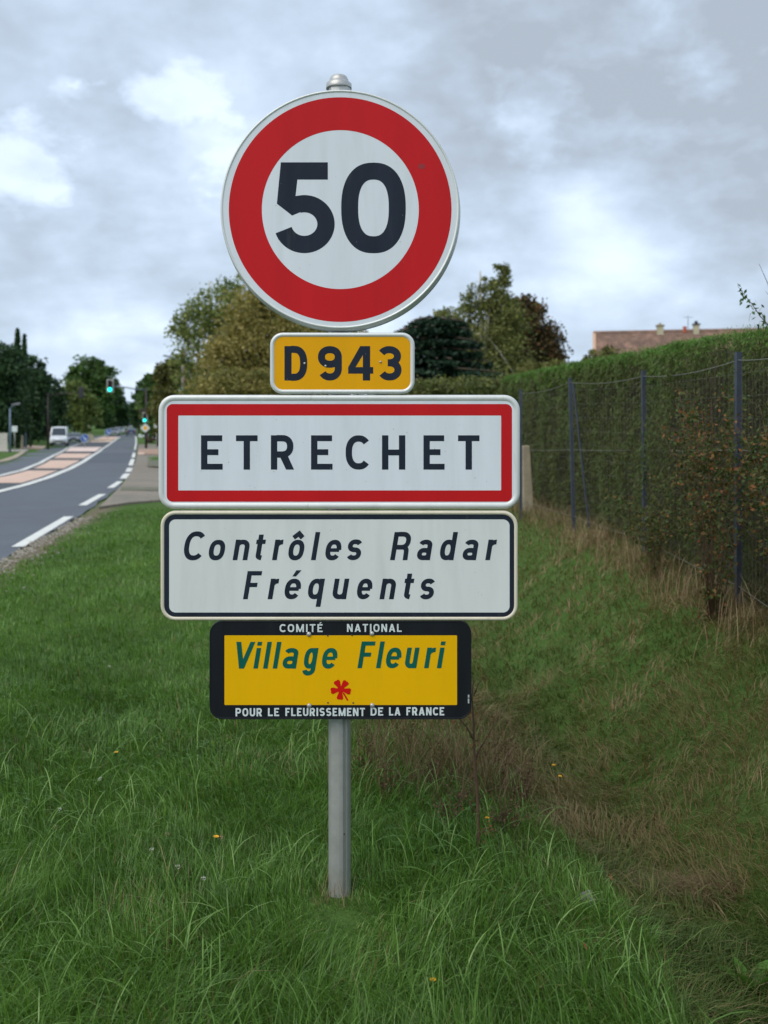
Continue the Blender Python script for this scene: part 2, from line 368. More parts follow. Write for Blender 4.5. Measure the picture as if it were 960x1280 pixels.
gm = bpy.data.materials.new('ground_turf'); gm.use_nodes = True; t = gm.node_tree; t.nodes.clear(); k = NB(t)
tcn = k.n('ShaderNodeTexCoord'); V = tcn.outputs['Object']
a1 = k.noise(V, 1.3, 6, .6); a2 = k.noise(V, 9, 8, .65); a3 = k.noise(V, 45, 6, .7)
c1 = k.ramp(a2, [(.3, (.045, .095, .018)), (.5, (.075, .150, .030)), (.7, (.10, .18, .042))])
c2 = k.mix(k.ramp(a1, [(.5, 0.0), (.7, .4)]), c1, (.13, .125, .05))
c3 = k.mix(k.ramp(a3, [(.3, .4), (.7, 0.0)]), c2, (.035, .05, .018))
at_ = k.n('ShaderNodeAttribute', attribute_name='tint')
grav = k.ramp(a3, [(.35, (.09, .07, .05)), (.5, (.17, .135, .095)), (.65, (.33, .28, .21))])
f = k.m('MULTIPLY', at_.outputs['Fac'], k.ramp(a2, [(.35, .5), (.55, 1.3)]), clamp=True)
sx = k.n('ShaderNodeSeparateXYZ'); k.l(V, sx.inputs[0])
c4 = k.mix(f, c3, grav)
bs = k.n('ShaderNodeBsdfPrincipled'); k.l(c4, bs.inputs['Base Color']); bs.inputs['Roughness'].default_value = .95; bs.inputs['Specular IOR Level'].default_value = .1
bn = k.n('ShaderNodeBump'); bn.inputs['Strength'].default_value = .8; bn.inputs['Distance'].default_value = .03; k.l(a3, bn.inputs['Height']); k.l(bn.outputs[0], bs.inputs['Normal'])
k.l(bs.outputs[0], k.n('ShaderNodeOutputMaterial').inputs[0])
tagp(link('ground', me, gm), kind='structure', label='grassy ground, verge and ditch running to the horizon')

def strip(name, fa, fb, y0, y1, dz, m_, n=40, cols=6, geo=True, label=None, kind='structure'):
    ys = np.geomspace(y0, y1, n) if geo and y0 > 0 else np.linspace(y0, y1, n)
    V = []; 
    for Y in ys:
        a, c = float(fa(Y)), float(fb(Y))
        for j in range(cols + 1): V.append((a + (c - a) * j / cols, Y, float(zr(Y)) + dz))
    V = np.array(V); I = np.arange(n * (cols + 1)).reshape(n, cols + 1)
    Q = np.stack([I[:-1, :-1], I[:-1, 1:], I[1:, 1:], I[1:, :-1]], -1).reshape(-1, 4)
    o = link(name, np_mesh(name, V, [Q], True), m_); tagp(o, label, kind=kind); return o
ys_all = np.concatenate([np.linspace(-300, 4, 20), np.geomspace(4.5, 1400, 110)])
V = []; 
for Y in ys_all:
    a, c = float(xl(Y)), float(xr(Y)) 
    wob = .03 * math.sin(Y * 3.1) + .02 * math.sin(Y * 7.7)
    for j in range(9): V.append((a + (c + wob - a) * j / 8, Y, float(zr(Y))))
I = np.arange(len(ys_all) * 9).reshape(-1, 9)
tagp(link('road', np_mesh('road', V, [np.stack([I[:-1, :-1], I[:-1, 1:], I[1:, 1:], I[1:, :-1]], -1).reshape(-1, 4)], True), M['road']), 'grey asphalt main road curving away to the left', kind='structure')

def poly_line(name, pxs, w0, dz, m_, label=None, wpx=None):
    """a painted line lying along road points, constant width in metres"""
    pts = line_pts(pxs); P2 = []
    for a, c in zip(pts[:-1], pts[1:]):
        n = max(1, int((c - a).length / 1.5))
        for i in range(n): P2.append(a.lerp(c, i / n))
    P2.append(pts[-1]); V = []
    for i, p in enumerate(P2):
        d = (P2[min(i + 1, len(P2) - 1)] - P2[max(i - 1, 0)]); d.z = 0; d.normalize(); s = Vector((d.y, -d.x, 0)) * w0 / 2
        for e in (-1, 1):
            v = p + s * e; V.append((v.x, v.y, float(zr(v.y)) + dz))
    I = np.arange(len(V)).reshape(-1, 2)
    o = link(name, np_mesh(name, V, [np.stack([I[:-1, 0], I[:-1, 1], I[1:, 1], I[1:, 0]], -1)], True), m_); tagp(o, label, kind='structure'); return o
# broken edge line
dash_px = [[(22, 684), (86, 646)], [(103, 632), (128, 618)], [(138, 610), (150, 602)], [(153.5, 598.5), (159, 592)], [(160, 590), (162.5, 585)],
           [(163.3, 582), (166, 574)], [(166.4, 572), (167.8, 566)]]
for dp in dash_px:
    a, c = on_road(*dp[0]), on_road(*dp[1])
    poly_line('edge_marking', dp, .18 if a.y < 30 else .22, .008, M['paint'], 'white dash of the broken edge line')
poly_line('edge_marking', [(168.5, 562), (170.3, 553), (169.8, 545), (167.5, 538), (165, 534.6)], .2, .008, M['paint'], 'thin continuous white edge line farther up the road')
# island between the lanes: salmon resin panels
IR = [(-60, 632), (0, 614.5), (30, 607), (60, 597.5), (88, 586), (104, 577.5), (115, 570), (128, 561), (140, 553), (150, 546)]
IL = [(-60, 605), (0, 595), (28, 588), (50, 579), (68, 569), (84, 560), (100, 554.5), (116, 549.5), (130, 545), (142, 540.5)]
ir = line_pts(IR); il = line_pts(IL)
fir = lambda Y: np.interp(Y, [p.y for p in ir], [p.x for p in ir]); fil = lambda Y: np.interp(Y, [p.y for p in il], [p.x for p in il])
strip('road_island', lambda Y: fil(Y) + .15, lambda Y: fir(Y) - .12, 20, 132, .006, M['road_patch'], 50, 4, label='dark asphalt bed of the central island')
poly_line('lane_marking', IR, .26, .016, M['paint'], 'white line along the near side of the salmon island')
poly_line('lane_marking', IL, .22, .016, M['paint'], 'white line along the far side of the salmon island')
strip('road_patch', lambda Y: fir(Y) + .2, lambda Y: xr(Y) - .02, on_road(100, 579).y, on_road(100, 566).y, .004, mat('road_asphalt_newer', (.068, .080, .098), .8, 0, .12, 1.2, .3, 160), 14, 4, label='darker resurfaced stretch of the near lane')
def yrow(py): return on_road(100, py).y
for (pa, pb, m_, lb) in ((612, 605, 'road', None), (604, 588.5, 'salmon', 'large salmon panel nearest the camera'), (585.8, 575.5, 'salmon', 'second salmon panel of the island'),
                     (572.8, 567, 'salmon', 'third narrower salmon panel of the island'), (564.8, 559.2, 'pale_slab', 'pale pink raised end slab of the island'),
                     (552.5, 546, 'salmon', 'salmon panel beyond the crossing')):
    if m_ == 'road': continue
    o = strip('island_panel', lambda Y: fil(Y) + .3, lambda Y: fir(Y) - .3, yrow(pa), yrow(pb), .012 if m_ != 'pale_slab' else .05, M[m_], 12, 3, label=lb)
for py in (560.5, 556):                                     # faint crossing marks over the near lane
    for px in (142, 151, 160):
        poly_line('crossing_marking', [(px - 3, py), (px + 2.0, py)], .5, .006, mat('worn_paint', (.20, .21, .22), .7) if px == 142 and py > 557 else bpy.data.materials['worn_paint'], 'worn grey-white crossing mark on the lane')
# opposite verge: path, small kerb, grass islet
def sheet(name, pxs, dz, m_, label, thick=0.0):
    P = [on_road(*p) for p in pxs]; V = [(p.x, p.y, p.z + dz) for p in P]; n = len(V)
    mb = MB(); mb.add(V + [(x, y, z - max(thick, .002)) for x, y, z in V], [tuple(range(n)), tuple(range(2 * n - 1, n - 1, -1))] + [(i, (i + 1) % n, n + (i + 1) % n, n + i) for i in range(n)])
    return tagp(mb.build(name, m_), label, kind='structure')
sheet('kerb', [(-10, 581), (10, 577.5), (22, 573), (31, 566.5), (36, 563), (30, 562.7), (24, 567), (16, 571.5), (0, 577), (-10, 579.5)], .08, M['concrete'], 'pale kerb at the far left of the road', .13)
sheet('path', [(-30, 566), (33, 565.5), (36, 563.2), (-30, 563.4)], .12, mat('pale_path', (.30, .28, .25), .9), 'thin pale footpath on the far side', .1)
sheet('path', [(24, 561.5), (54, 561.5), (57, 558.7), (34, 558.2)], .11, M['salmon'], 'salmon pavement behind the far kerb', .1)
# apron right of the road
AP = [(124, 637), (150, 611.5), (163, 594), (169.5, 578), (172, 565), (173, 556), (260, 556), (420, 562), (520, 600), (520, 629), (300, 626), (200, 628), (160, 631.5)]
sheet('pavement', AP, .062, M['gravel'], 'grey-brown gravel apron right of the road', .05)
sheet('pavement', [(173.2, 561), (172, 568.5), (230, 569.5), (225, 561)], .074, M['salmon_dark'], 'worn salmon footway by the traffic light', .01)
sheet('pavement', [(173, 564.3), (172.4, 569), (180, 569.4), (182, 565)], .086, M['salmon'], 'bright salmon kerb ramp by the traffic light', .01)
sheet('pavement', [(152, 611.5), (150, 616), (290, 617), (290, 614)], .071, mat('worn_turf_strip', (.13, .13, .085), .95, 0, .3, 3), 'mossy strip across the gravel apron', .005)
sheet('pavement', [(186, 577), (184, 585), (260, 587), (260, 577)], .071, bpy.data.materials['worn_turf_strip'], 'small grassy patch on the gravel apron', .005)
# loose stones along the asphalt edge
V = []; Fq = []
N = 1400
Ys = rng.uniform(9, 18, N); Xs = xr(Ys) + rng.gamma(2.0, .11, N) - .03; S = rng.uniform(.006, .024, N)
Z = ground_h(Xs, Ys)
oct_ = np.array([(1, 0, 0), (0, 1, 0), (-1, 0, 0), (0, -1, 0), (0, 0, .7), (0, 0, -.5)])
of = np.array([(0, 1, 4), (1, 2, 4), (2, 3, 4), (3, 0, 4), (1, 0, 5), (2, 1, 5), (3, 2, 5), (0, 3, 5)])
VV = (np.stack([Xs, Ys, np.maximum(Z, zr(Ys)) + S * .4], -1)[:, None, :] + oct_[None] * S[:, None, None] * rng.uniform(.6, 1.3, (N, 6, 1)))
FF = (of[None] + (np.arange(N) * 6)[:, None, None]).reshape(-1, 3)
tagp(link('gravel', np_mesh('gravel', VV.reshape(-1, 3), [FF], False), M['stone']), 'loose pale gravel along the edge of the asphalt', 'gravel', kind='stuff')

# ------------------------------------------------------------------ lettering
def arc(cx, cy, rx, ry, a0, a1, n=16, p=2.0):
    out = []
    for i in range(n + 1):
        a = R(a0 + (a1 - a0) * i / n); c, s = math.cos(a), math.sin(a)
        out.append((cx + rx * math.copysign(abs(c) ** (2 / p), c), cy + ry * math.copysign(abs(s) ** (2 / p), s)))
    return out
def rc(x0, y0, x1, y1): return ('p', [(x0, y0), (x1, y0), (x1, y1), (x0, y1)])
def glyph(ch, W, w, xh=.72, p=2.4):
    h = w / 2; wh = w * .92; m_ = W / 2; g = []
    if ch == 'E' or ch == 'F' or ch == 'É':
        g = [rc(0, 0, w, 1), rc(w, 1 - wh, W, 1), rc(w, .5 - wh * .45, W * .82, .5 + wh * .55)]
        if ch != 'F': g.append(rc(w, 0, W * 1.02, wh))
        if ch == 'É': g.append(('p', [(m_ - .1, 1.06), (m_ + .04, 1.06), (m_ + .24, 1.24), (m_ + .04, 1.24)]))
    elif ch == 'T': g = [rc(0, 1 - wh, W, 1), rc(m_ - h, 0, m_ + h, 1 - wh)]
    elif ch == 'H': g = [rc(0, 0, w, 1), rc(W - w, 0, W, 1), rc(w, .5 - wh / 2, W - w, .5 + wh / 2)]
    elif ch == 'I': g = [rc(0, 0, w, 1)]
    elif ch == 'L': g = [rc(0, 0, w, 1), rc(w, 0, W, wh)]
    elif ch == 'N': g = [rc(0, 0, w, 1), rc(W - w, 0, W, 1), ('p', [(0, 1), (W - 1.1 * w, 0), (W, 0), (1.1 * w, 1)])]
    elif ch == 'M': g = [rc(0, 0, w, 1), rc(W - w, 0, W, 1), ('p', [(0, 1), (m_ - .45 * w, .02), (m_ + .45 * w, .02), (w, 1)]), ('p', [(W, 1), (m_ + .45 * w, .02), (m_ - .45 * w, .02), (W - w, 1)])]
    elif ch == 'A': g = [('p', [(0, 0), (1.08 * w, 0), (m_ + .55 * w, 1), (m_ - .55 * w, 1)]), ('p', [(W, 0), (W - 1.08 * w, 0), (m_ - .55 * w, 1), (m_ + .55 * w, 1)]), rc(.2 * W, .2, .8 * W, .2 + wh * .9)]
    elif ch == 'V': g = [('p', [(0, 1), (1.08 * w, 1), (m_ + .55 * w, 0), (m_ - .55 * w, 0)]), ('p', [(W, 1), (W - 1.08 * w, 1), (m_ - .55 * w, 0), (m_ + .55 * w, 0)])]
    elif ch == 'O': g = [('c', arc(m_, .5, m_ - h, .5 - h, 0, 360, 36, 2.5)[:-1])]
    elif ch == 'C': g = [('s', arc(m_ + W * .02, .5, m_ - h, .5 - h, 42, 318, 30, 2.35))]
    elif ch == 'D': g = [rc(0, 0, w, 1), ('s', [(w * .9, 1 - wh / 2)] + arc(W * .40, .5, W * .6 - h, .5 - wh / 2, 90, -90, 20, 2.5) + [(w * .9, wh / 2)])]
    elif ch == 'U': g = [('s', [(h, 1)] + arc(m_, .36, m_ - h, .36 - h, 180, 360, 16, 2.4) + [(W - h, 1)])]
    elif ch == 'S':
        rt = (.5 - h) / 2; g = [('s', arc(m_, .5 + rt, m_ - h, rt, 25, 270, 16, 2.2) + arc(m_, .5 - rt, m_ - h, rt, 90, -155, 16, 2.2)[1:])]
    elif ch in 'RP':
        yb = .44; g = [rc(0, 0, w, 1), ('s', [(w * .9, 1 - wh / 2)] + arc(W * .5, (1 - wh / 2 + yb) / 2, W * .5 - h, (1 - wh / 2 - yb) / 2, 90, -90, 16, 2.3) + [(w * .9, yb)])]
        if ch == 'R': g.append(('p', [(W - 1.15 * w, 0), (W + .02, 0), (W * .40 + 1.1 * w, yb + .02), (W * .34, yb + .02)]))
    elif ch == 'r2':    # R with an upright leg, of the italic face
        yb = .46; g = [rc(0, 0, w, 1), ('s', [(w * .9, 1 - wh / 2)] + arc(W * .5, (1 - wh / 2 + yb) / 2, W * .5 - h, (1 - wh / 2 - yb) / 2, 90, -90, 16, 2.3) + [(w * .9, yb)]),
                       ('s', [(W * .55, yb)] + arc(W * .62, .3, W * .38 - h * 1.2, yb - .3, 90, 0, 8, 2.2) + [(W - h * 1.1, 0)])]
    elif ch == '9':
        ry = .315 - h; cy = 1 - .315
        g = [('c', arc(m_, cy, m_ - h, ry, 0, 360, 30, 2.2)[:-1]), ('s', [(W - h, cy)] + arc(m_, .36, m_ - h, .36 - h, 0, -148, 20, 2.2))]
    elif ch == '4': g = [rc(.586 * W, 0, .877 * W, .2), rc(.586 * W, .39, .877 * W, 1), rc(0, .2, W, .39), ('p', [(0, .385), (.29 * W, .385), (.8 * W, 1), (.48 * W, 1)])]
    elif ch == '3':
        ym = .515; rt = (1 - h - ym) / 2; rb = (ym - h) / 2
        g = [('s', arc(m_ - .015, ym + rt, m_ - h, rt, 152, -90, 18, 2.1)), ('s', arc(m_, ym - rb, m_ - h, rb, 90, -152, 18, 2.1)), rc(.42 * W, ym - h, .56 * W, ym + h)]
    elif ch == 'o' or ch == 'ô':
        g = [('c', arc(m_, xh / 2, m_ - h, xh / 2 - h, 0, 360, 30, p)[:-1])]
        if ch == 'ô': g.append(('s', [(m_ - .17, xh + .07), (m_ - .0, xh + .22), (m_ + .15, xh + .07)]))
    elif ch == 'e' or ch == 'é':
        g = [('s', arc(m_, xh / 2, m_ - h, xh / 2 - h, 0, 322, 30, p)), rc(w * .8, xh * .5 - wh * .42, W - h * .8, xh * .5 + wh * .42)]
        if ch == 'é': g.append(('p', [(m_ - .09, xh + .08), (m_ + .04, xh + .08), (m_ + .20, xh + .30), (m_ + .02, xh + .30)]))
    elif ch == 'n': g = [rc(0, 0, w, xh), ('s', arc(m_, xh - .26, m_ - h, .26 - h, 180, 0, 16, 2.2) + [(W - h, 0)])]
    elif ch == 'u': g = [rc(W - w, 0, W, xh), ('s', [(h, xh)] + arc(m_, .26, m_ - h, .26 - h, 180, 360, 16, 2.2))]
    elif ch == 'r': g = [rc(0, 0, w, xh), ('s', arc(W * .95, xh - .26, W * .95 - h, .26 - h, 172, 88, 10, 2.0))]
    elif ch == 'l': g = [rc(0, 0, w, 1)]
    elif ch == 'i': g = [rc(0, 0, w, xh), rc(0, 1 - w * .85, w, 1)]
    elif ch == 't': g = [('s', [(W * .42, xh + .18)] + arc(W * .42 + .16, .17, .16, .17 - h, 180, 262, 8, 2.2)), rc(0, xh - wh, W, xh)]
    elif ch in 'dqg':
        g = [('c', arc(m_, xh / 2, m_ - h, xh / 2 - h, 0, 360, 28, p)[:-1])]
        if ch == 'd': g.append(rc(W - w, 0, W, 1))
        if ch == 'q': g.append(rc(W - w, -.27, W, xh))
        if ch == 'g': g.append(('s', [(W - h, xh), (W - h, .1)] + arc(m_, -.02, m_ - h, .24 - h, 0, -168, 18, 2.2)))
    elif ch == 'a':
        cy = xh * .30; g = [('c', arc(m_, cy, m_ - h, cy - h, 0, 360, 24, p)[:-1]), ('s', arc(m_ + .0, xh - .21, m_ - h, .21 - h, 160, 0, 14, 2.2) + [(W - h, 0)])]
    return g
def stroke_faces(kind, pts, w):
    """ribbon of constant width along pts"""
    n = len(pts); P_ = [Vector(p_) for p_ in pts]; L = []; Rr = []; h = w / 2
    for i in range(n):
        if kind == 'c': a, c = P_[i - 1], P_[(i + 1) % n]
        else: a, c = P_[max(i - 1, 0)], P_[min(i + 1, n - 1)]
        d1 = (P_[i] - a); d2 = (c - P_[i])
        if d1.length < 1e-6: d1 = d2
        if d2.length < 1e-6: d2 = d1
        d1.normalize(); d2.normalize(); d = (d1 + d2)
        if d.length < 1e-6: d = d1.copy()
        d.normalize(); nn = Vector((-d.y, d.x)); k_ = min(1.5, 1 / max(.5, nn.dot(Vector((-d1.y, d1.x)))))
        L.append(P_[i] + nn * h * k_); Rr.append(P_[i] - nn * h * k_)
    V = [tuple(v) for v in L + Rr]; m_ = n if kind == 'c' else n - 1
    return V, [(i, (i + 1) % n, n + (i + 1) % n, n + i) for i in range(m_)]
class Print:
    """flat print: letters as film cut-outs on the plate"""
    def __init__(s, Y, par=None, m_=None, dy=0): s.Y = Y - dy; s.mb = MB(); s.k = 0; s.par = par; s.m_ = m_
    def flush(s, name):
        o = s.mb.build(name, s.m_, None); sub(o, s.par); s.mb = MB(); s.k = 0; return o
    def put(s, pts2, faces):   # pts2 in photo pixels on the sign plane
        s.k += 1; y = s.Y - .00004 * (s.k % 12)
        s.mb.add([((px - 480) * SY / F, y, CH - (py - HY) * SY / F) for px, py in pts2], faces)
    def glyph(s, ch, x0, x1, base, H, w, xh=.72, shear=0.0, key=None):
        W = (x1 - x0) / H
        def shape(W):
            out = []
            for kd, pts in glyph(key or ch, W, w, xh):
                if kd == 'p': v, f_ = pts, [tuple(range(len(pts)))]
                else: v, f_ = stroke_faces(kd, pts, w)
                out.append(([(x + shear * y, y) for x, y in v], f_))
            return out
        tw = (x1 - x0) / H
        for _ in range(6):
            sh = shape(W); xs = [x for v, _f in sh for x, y in v if y < 1.02 or ch not in 'ôéÉ']
            if ch in 'ôé': xs = [x for v, _f in sh[:2 if ch == 'é' else 1] for x, y in v]
            bw = max(xs) - min(xs)
            if ch in 'liI': break
            W += tw - bw
        off = min(xs)
        if ch in 'liI': off += (bw - tw) / 2
        for v, f_ in sh: s.put([(x0 + (x - off) * H, base - y * H) for x, y in v], f_)
        s.flush('digit' if ch.isdigit() else 'letter')
    def word(s, word, x0, x1, base, H, w, gap=.16):
        rel = {'I': 1.0 * w, 'M': .78, 'L': .5, 'E': .52, 'F': .5, 'É': .52, 'T': .58, 'S': .58, 'A': .68, 'O': .66, 'N': .62, 'C': .62, 'D': .62}
        ws = [rel.get(c, .6) for c in word]; tot = sum(ws) + gap * (len(word) - 1); k_ = (x1 - x0) / H / tot; x = x0
        for c, wd in zip(word, ws):
            if c == 'I': s.glyph(c, x, x + wd * k_ * H, base, H, w)
            else: s.glyph(c, x, x + wd * k_ * H, base, H, w)
            x += (wd + gap) * k_ * H

# ------------------------------------------------------------------ THE SIGN
SY = 3.40                                      # distance of the sign faces
def wx(px): return (px - 480) * SY / F
def wz(py): return CH - (py - HY) * SY / F
sign = empty('road_sign', ((424.6 - 480) * (SY + .075) / F, SY + .075, 0), 'tall signpost carrying a round 50 speed limit and the Etrechet town plates', 'road sign')
def psign(o): o.parent = sign; o.matrix_parent_inverse = Matrix.Translation(sign.location).inverted(); return o
# use world coordinates for the sign's meshes, moved into the parent's frame at the end
SO = Vector(sign.location)
def localize(o):
    o.data.transform(Matrix.Translation(-SO)); o.parent = sign; return o
def sub(o, parent):
    o.data.transform(Matrix.Translation(-SO)); o.parent = parent; return o
def rrect(x0, y0, x1, y1, r, n=7):
    """outline in pixels, clockwise from the top left; y grows downward"""
    out = []
    for cx, cy, a0 in ((x1 - r, y0 + r, 0), (x0 + r, y0 + r, 90), (x0 + r, y1 - r, 180), (x1 - r, y1 - r, 270)):
        for i in range(n + 1):
            a = R(a0 + 90 * i / n); out.append((cx + r * math.cos(a), cy - r * math.sin(a)))
    return out
def loft(loops, mb, cap0=True, cap1=True):
    """loops: list of (outline px, y)"""
    n = len(loops[0][0]); vs = []
    for pts, y in loops: vs += [((px - 480) * SY / F, y, CH - (py - HY) * SY / F) for px, py in pts]
    fs = [(i * n + k, i * n + (k + 1) % n, (i + 1) * n + (k + 1) % n, (i + 1) * n + k) for i in range(len(loops) - 1) for k in range(n)]
    if cap0: fs.append(tuple(range(n)))
    if cap1: fs.append(tuple(range((len(loops) - 1) * n, len(loops) * n)))
    mb.add(vs, fs)
def plate(x0, y0, x1, y1, r, rimw, m_rim, m_face, name, face_label=None, depth=.028, bulge=.0035, parent=None):
    mb = MB()
    ins = lambda d, rr=None: rrect(x0 + d, y0 + d, x1 - d, y1 - d, max(r - d, 2))
    loft([(ins(rimw), SY), (ins(rimw * .75), SY - bulge), (ins(rimw * .4), SY - bulge * 1.15), (ins(rimw * .08), SY - bulge * .3), (ins(0), SY + .004), (ins(0), SY + depth), (ins(4), SY + depth + .001)], mb, False, True)
    body = mb.build(name, m_rim, None, True); localize(body)
    for p_ in body.data.polygons: p_.use_smooth = len(p_.vertices) == 4
    mb = MB(); loft([(ins(rimw), SY)], mb, True, False)
    f_ = mb.build('sign_face', m_face); sub(f_, body)
    return body
def flat(outline, y, m_, name, parent):
    mb = MB(); loft([(outline, y)], mb, True, False); return sub(mb.build(name, m_), parent)
def ring(o1, o2, y, m_, name, parent):
    mb = MB(); loft([(o1, y), (o2, y)], mb, False, False); return sub(mb.build(name, m_), parent)
def circ(cx, cy, r, n=96, ry=None): return [(cx + r * math.cos(2 * math.pi * i / n), cy - (ry or r) * math.sin(2 * math.pi * i / n)) for i in range(n)]

# post: extruded grooved aluminium section
pw = .0405; prof = []
for a, rr in ((0, 1), (14, 1.0), (30, 1.03), (48, 1.06), (62, 1.0), (76, .97), (90, .97), (104, .97), (118, 1.0), (132, 1.06), (150, 1.03), (166, 1.0)):
    prof.append((a, rr))
prof += [(a + 180, r_) for a, r_ in prof]
cyp = SY + .075; cxp = (424.6 - 480) * cyp / F
mb = MB(); vs = []
zt = CH - (109 - HY) * cyp / F
for z in (-.35, .55, 1.5, zt):
    for a, rr in prof:
        r_ = rr * pw
        vs.append((cxp + r_ * math.cos(R(a)) * 1.0, cyp + r_ * math.sin(R(a)), z))
n = len(prof); fs = [(i * n + k, i * n + (k + 1) % n, (i + 1) * n + (k + 1) % n, (i + 1) * n + k) for i in range(3) for k in range(n)] + [tuple(range(3 * n, 4 * n))]
mb.add(vs, fs); post = localize(mb.build('post', M['galv']))
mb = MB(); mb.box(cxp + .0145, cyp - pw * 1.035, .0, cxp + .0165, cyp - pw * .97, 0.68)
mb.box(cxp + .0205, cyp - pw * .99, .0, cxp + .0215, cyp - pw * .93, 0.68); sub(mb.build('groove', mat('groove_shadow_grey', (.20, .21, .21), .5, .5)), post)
mb = MB(); mb.lathe([(.003, 0), (.003, .002)], 10, 'y', (wx(429.5) , cyp - pw * 1.02, wz(1048))); sub(mb.build('rivet_hole', M['dark_hole']), post)
# cap, stepped
s_ = SY / F
mb = MB(); zc0 = CH - (111.5 - HY) * cyp / F
mb.lathe([(.046, 0), (.0465, .003), (.046, 6.5 * s_), (.040, 8.0 * s_), (.036, 9.0 * s_), (.034, 12 * s_), (.0295, 15.2 * s_), (.026, 16.4 * s_), (.012, 17.3 * s_), (.001, 17.4 * s_)], 40, 'z', (cxp - .003, cyp, zc0))
cap = localize(mb.build('post_cap', M['galv'], None, True))
for dx in (-.030, .030):
    mb = MB(); mb.box(cxp + dx - .006, SY + .029, wz(395), cxp + dx + .006, SY + .036, wz(120)); localize(mb.build('bracket', M['galv']))
for zz in (150, 372, 455, 520, 610, 660, 755, 800, 880):
    mb = MB(); mb.box(cxp - .075, SY + .0295, wz(zz) - .012, cxp + .075, cyp - pw * .85, wz(zz) + .012); localize(mb.build('clamp', M['galv']))

# round speed limit sign
dcx, dcy = 424.9, 261.6
disc_mb = MB()
def dl(r, y, ox=0, oy=0): return (circ(dcx + ox, dcy + oy, r, 128), y)
loft([dl(146.2, SY), dl(147.2, SY - .003), dl(148.6, SY - .003), dl(149.4, SY + .001), dl(149.3, SY + .006, .2, .2), dl(149.6, SY + .008, .5, .8), dl(150.2, SY + .018, .7, 1.8), dl(150.6, SY + .028, .9, 2.2), dl(142, SY + .0285, .4, 1.2)], disc_mb, False, True)
disc = localize(disc_mb.build('speed_limit_plate', M['rim'], None, True)); disc['label'] = 'round white plate with red ring reading 50'
flat(circ(dcx, dcy, 146.2, 128), SY, M['white'], 'sign_face', disc)
ring(circ(425.2, 262, 139.2, 128, 140.4), circ(425.4, 262, 98.1, 128, 99.3), SY - .0003, M['red'], 'red_ring', disc)
pr = Print(SY - .0003, disc, M['ink'])
Z1 = lambda x, y: (260 + x / 2.8235, 80 + y / 2.8235)
pr.put([Z1(*p_) for p_ in ((257, 347), (423, 347), (423, 408), (251.2, 408))], [(0, 1, 2, 3)])
pr.put([Z1(*p_) for p_ in ((251.3, 407), (315.5, 407), (309, 466), (330, 463), (330, 521), (318, 526), (297, 535), (243, 493))], [tuple(range(8))])
v, f_ = stroke_faces('s', [(340 + 76.5 * math.cos(R(a)), 565 - 72 * math.sin(R(a))) for a in np.linspace(104, -163, 40)], 61)
pr.put([Z1(*p_) for p_ in v], f_)
# outer corner where stem meets bowl
pr.flush('digit')
W0 = []
for i in range(64):
    a = 2 * math.pi * i / 64; c, s = math.cos(a), math.sin(a)
    e = lambda v_, q_: math.copysign(abs(v_) ** (2 / q_), v_)
    W0.append((584 + 114 * e(c, 2.35), 508 - 160 * e(s, 2.35), 584 + 54 * e(c, 2.5), 508 - 100 * e(s, 2.5)))
pr.put([Z1(a, c) for a, c, _, _ in W0] + [Z1(c, d) for _, _, c, d in W0], [(i, (i + 1) % 64, 64 + (i + 1) % 64, 64 + i) for i in range(64)])
pr.flush('digit')
mb = MB(); loft([(circ(527, 208, 4.6, 20, 3.4), SY - .0006)], mb, True, False); sub(mb.build('dent', mat('scuffed_red_dent', (.26, .006, .012), .5)), disc)

# route number plate
P1 = plate(337.4, 415.6, 518.4, 492.4, 16, 5.4, M['rim'], M['yellow'], 'route_number_plate'); P1['label'] = 'small yellow plate reading D943'
def lettering(m_, parent, fn, dy=0):
    p_ = Print(SY - .0004, parent, m_, dy); fn(p_)
    if p_.mb.v: p_.flush('small_mark')['kind'] = 'stuff'
def f1(p_):
    for ch, a, c in (('D', 355.6, 384), ('9', 397.4, 427.3), ('4', 435.2, 466.5), ('3', 473.8, 501.9)): p_.glyph(ch, a, c, 475.6, 43.0, .205)
lettering(M['ink'], P1, f1)
# town name plate
P2 = plate(197.8, 493.6, 650.2, 636.2, 20, 7.5, M['rim'], M['white'], 'town_name_plate'); P2['label'] = 'wide white plate with red border reading ETRECHET'
ring(rrect(208.4, 505, 640, 627.2, 7.5), rrect(222.8, 519.4, 626.4, 613, .8), SY - .0003, M['red'], 'red_border', P2)
def f2(p_):
    for ch, a, c in (('E', 251.3, 278.3), ('T', 295, 322), ('R', 338.6, 367.6), ('E', 388.8, 415.6), ('C', 432, 461), ('H', 477.5, 506.6), ('E', 529.3, 555.7), ('T', 572.5, 599.3)):
        p_.glyph(ch, a, c, 587.0, 42.9, .185)
lettering(M['ink'], P2, f2)
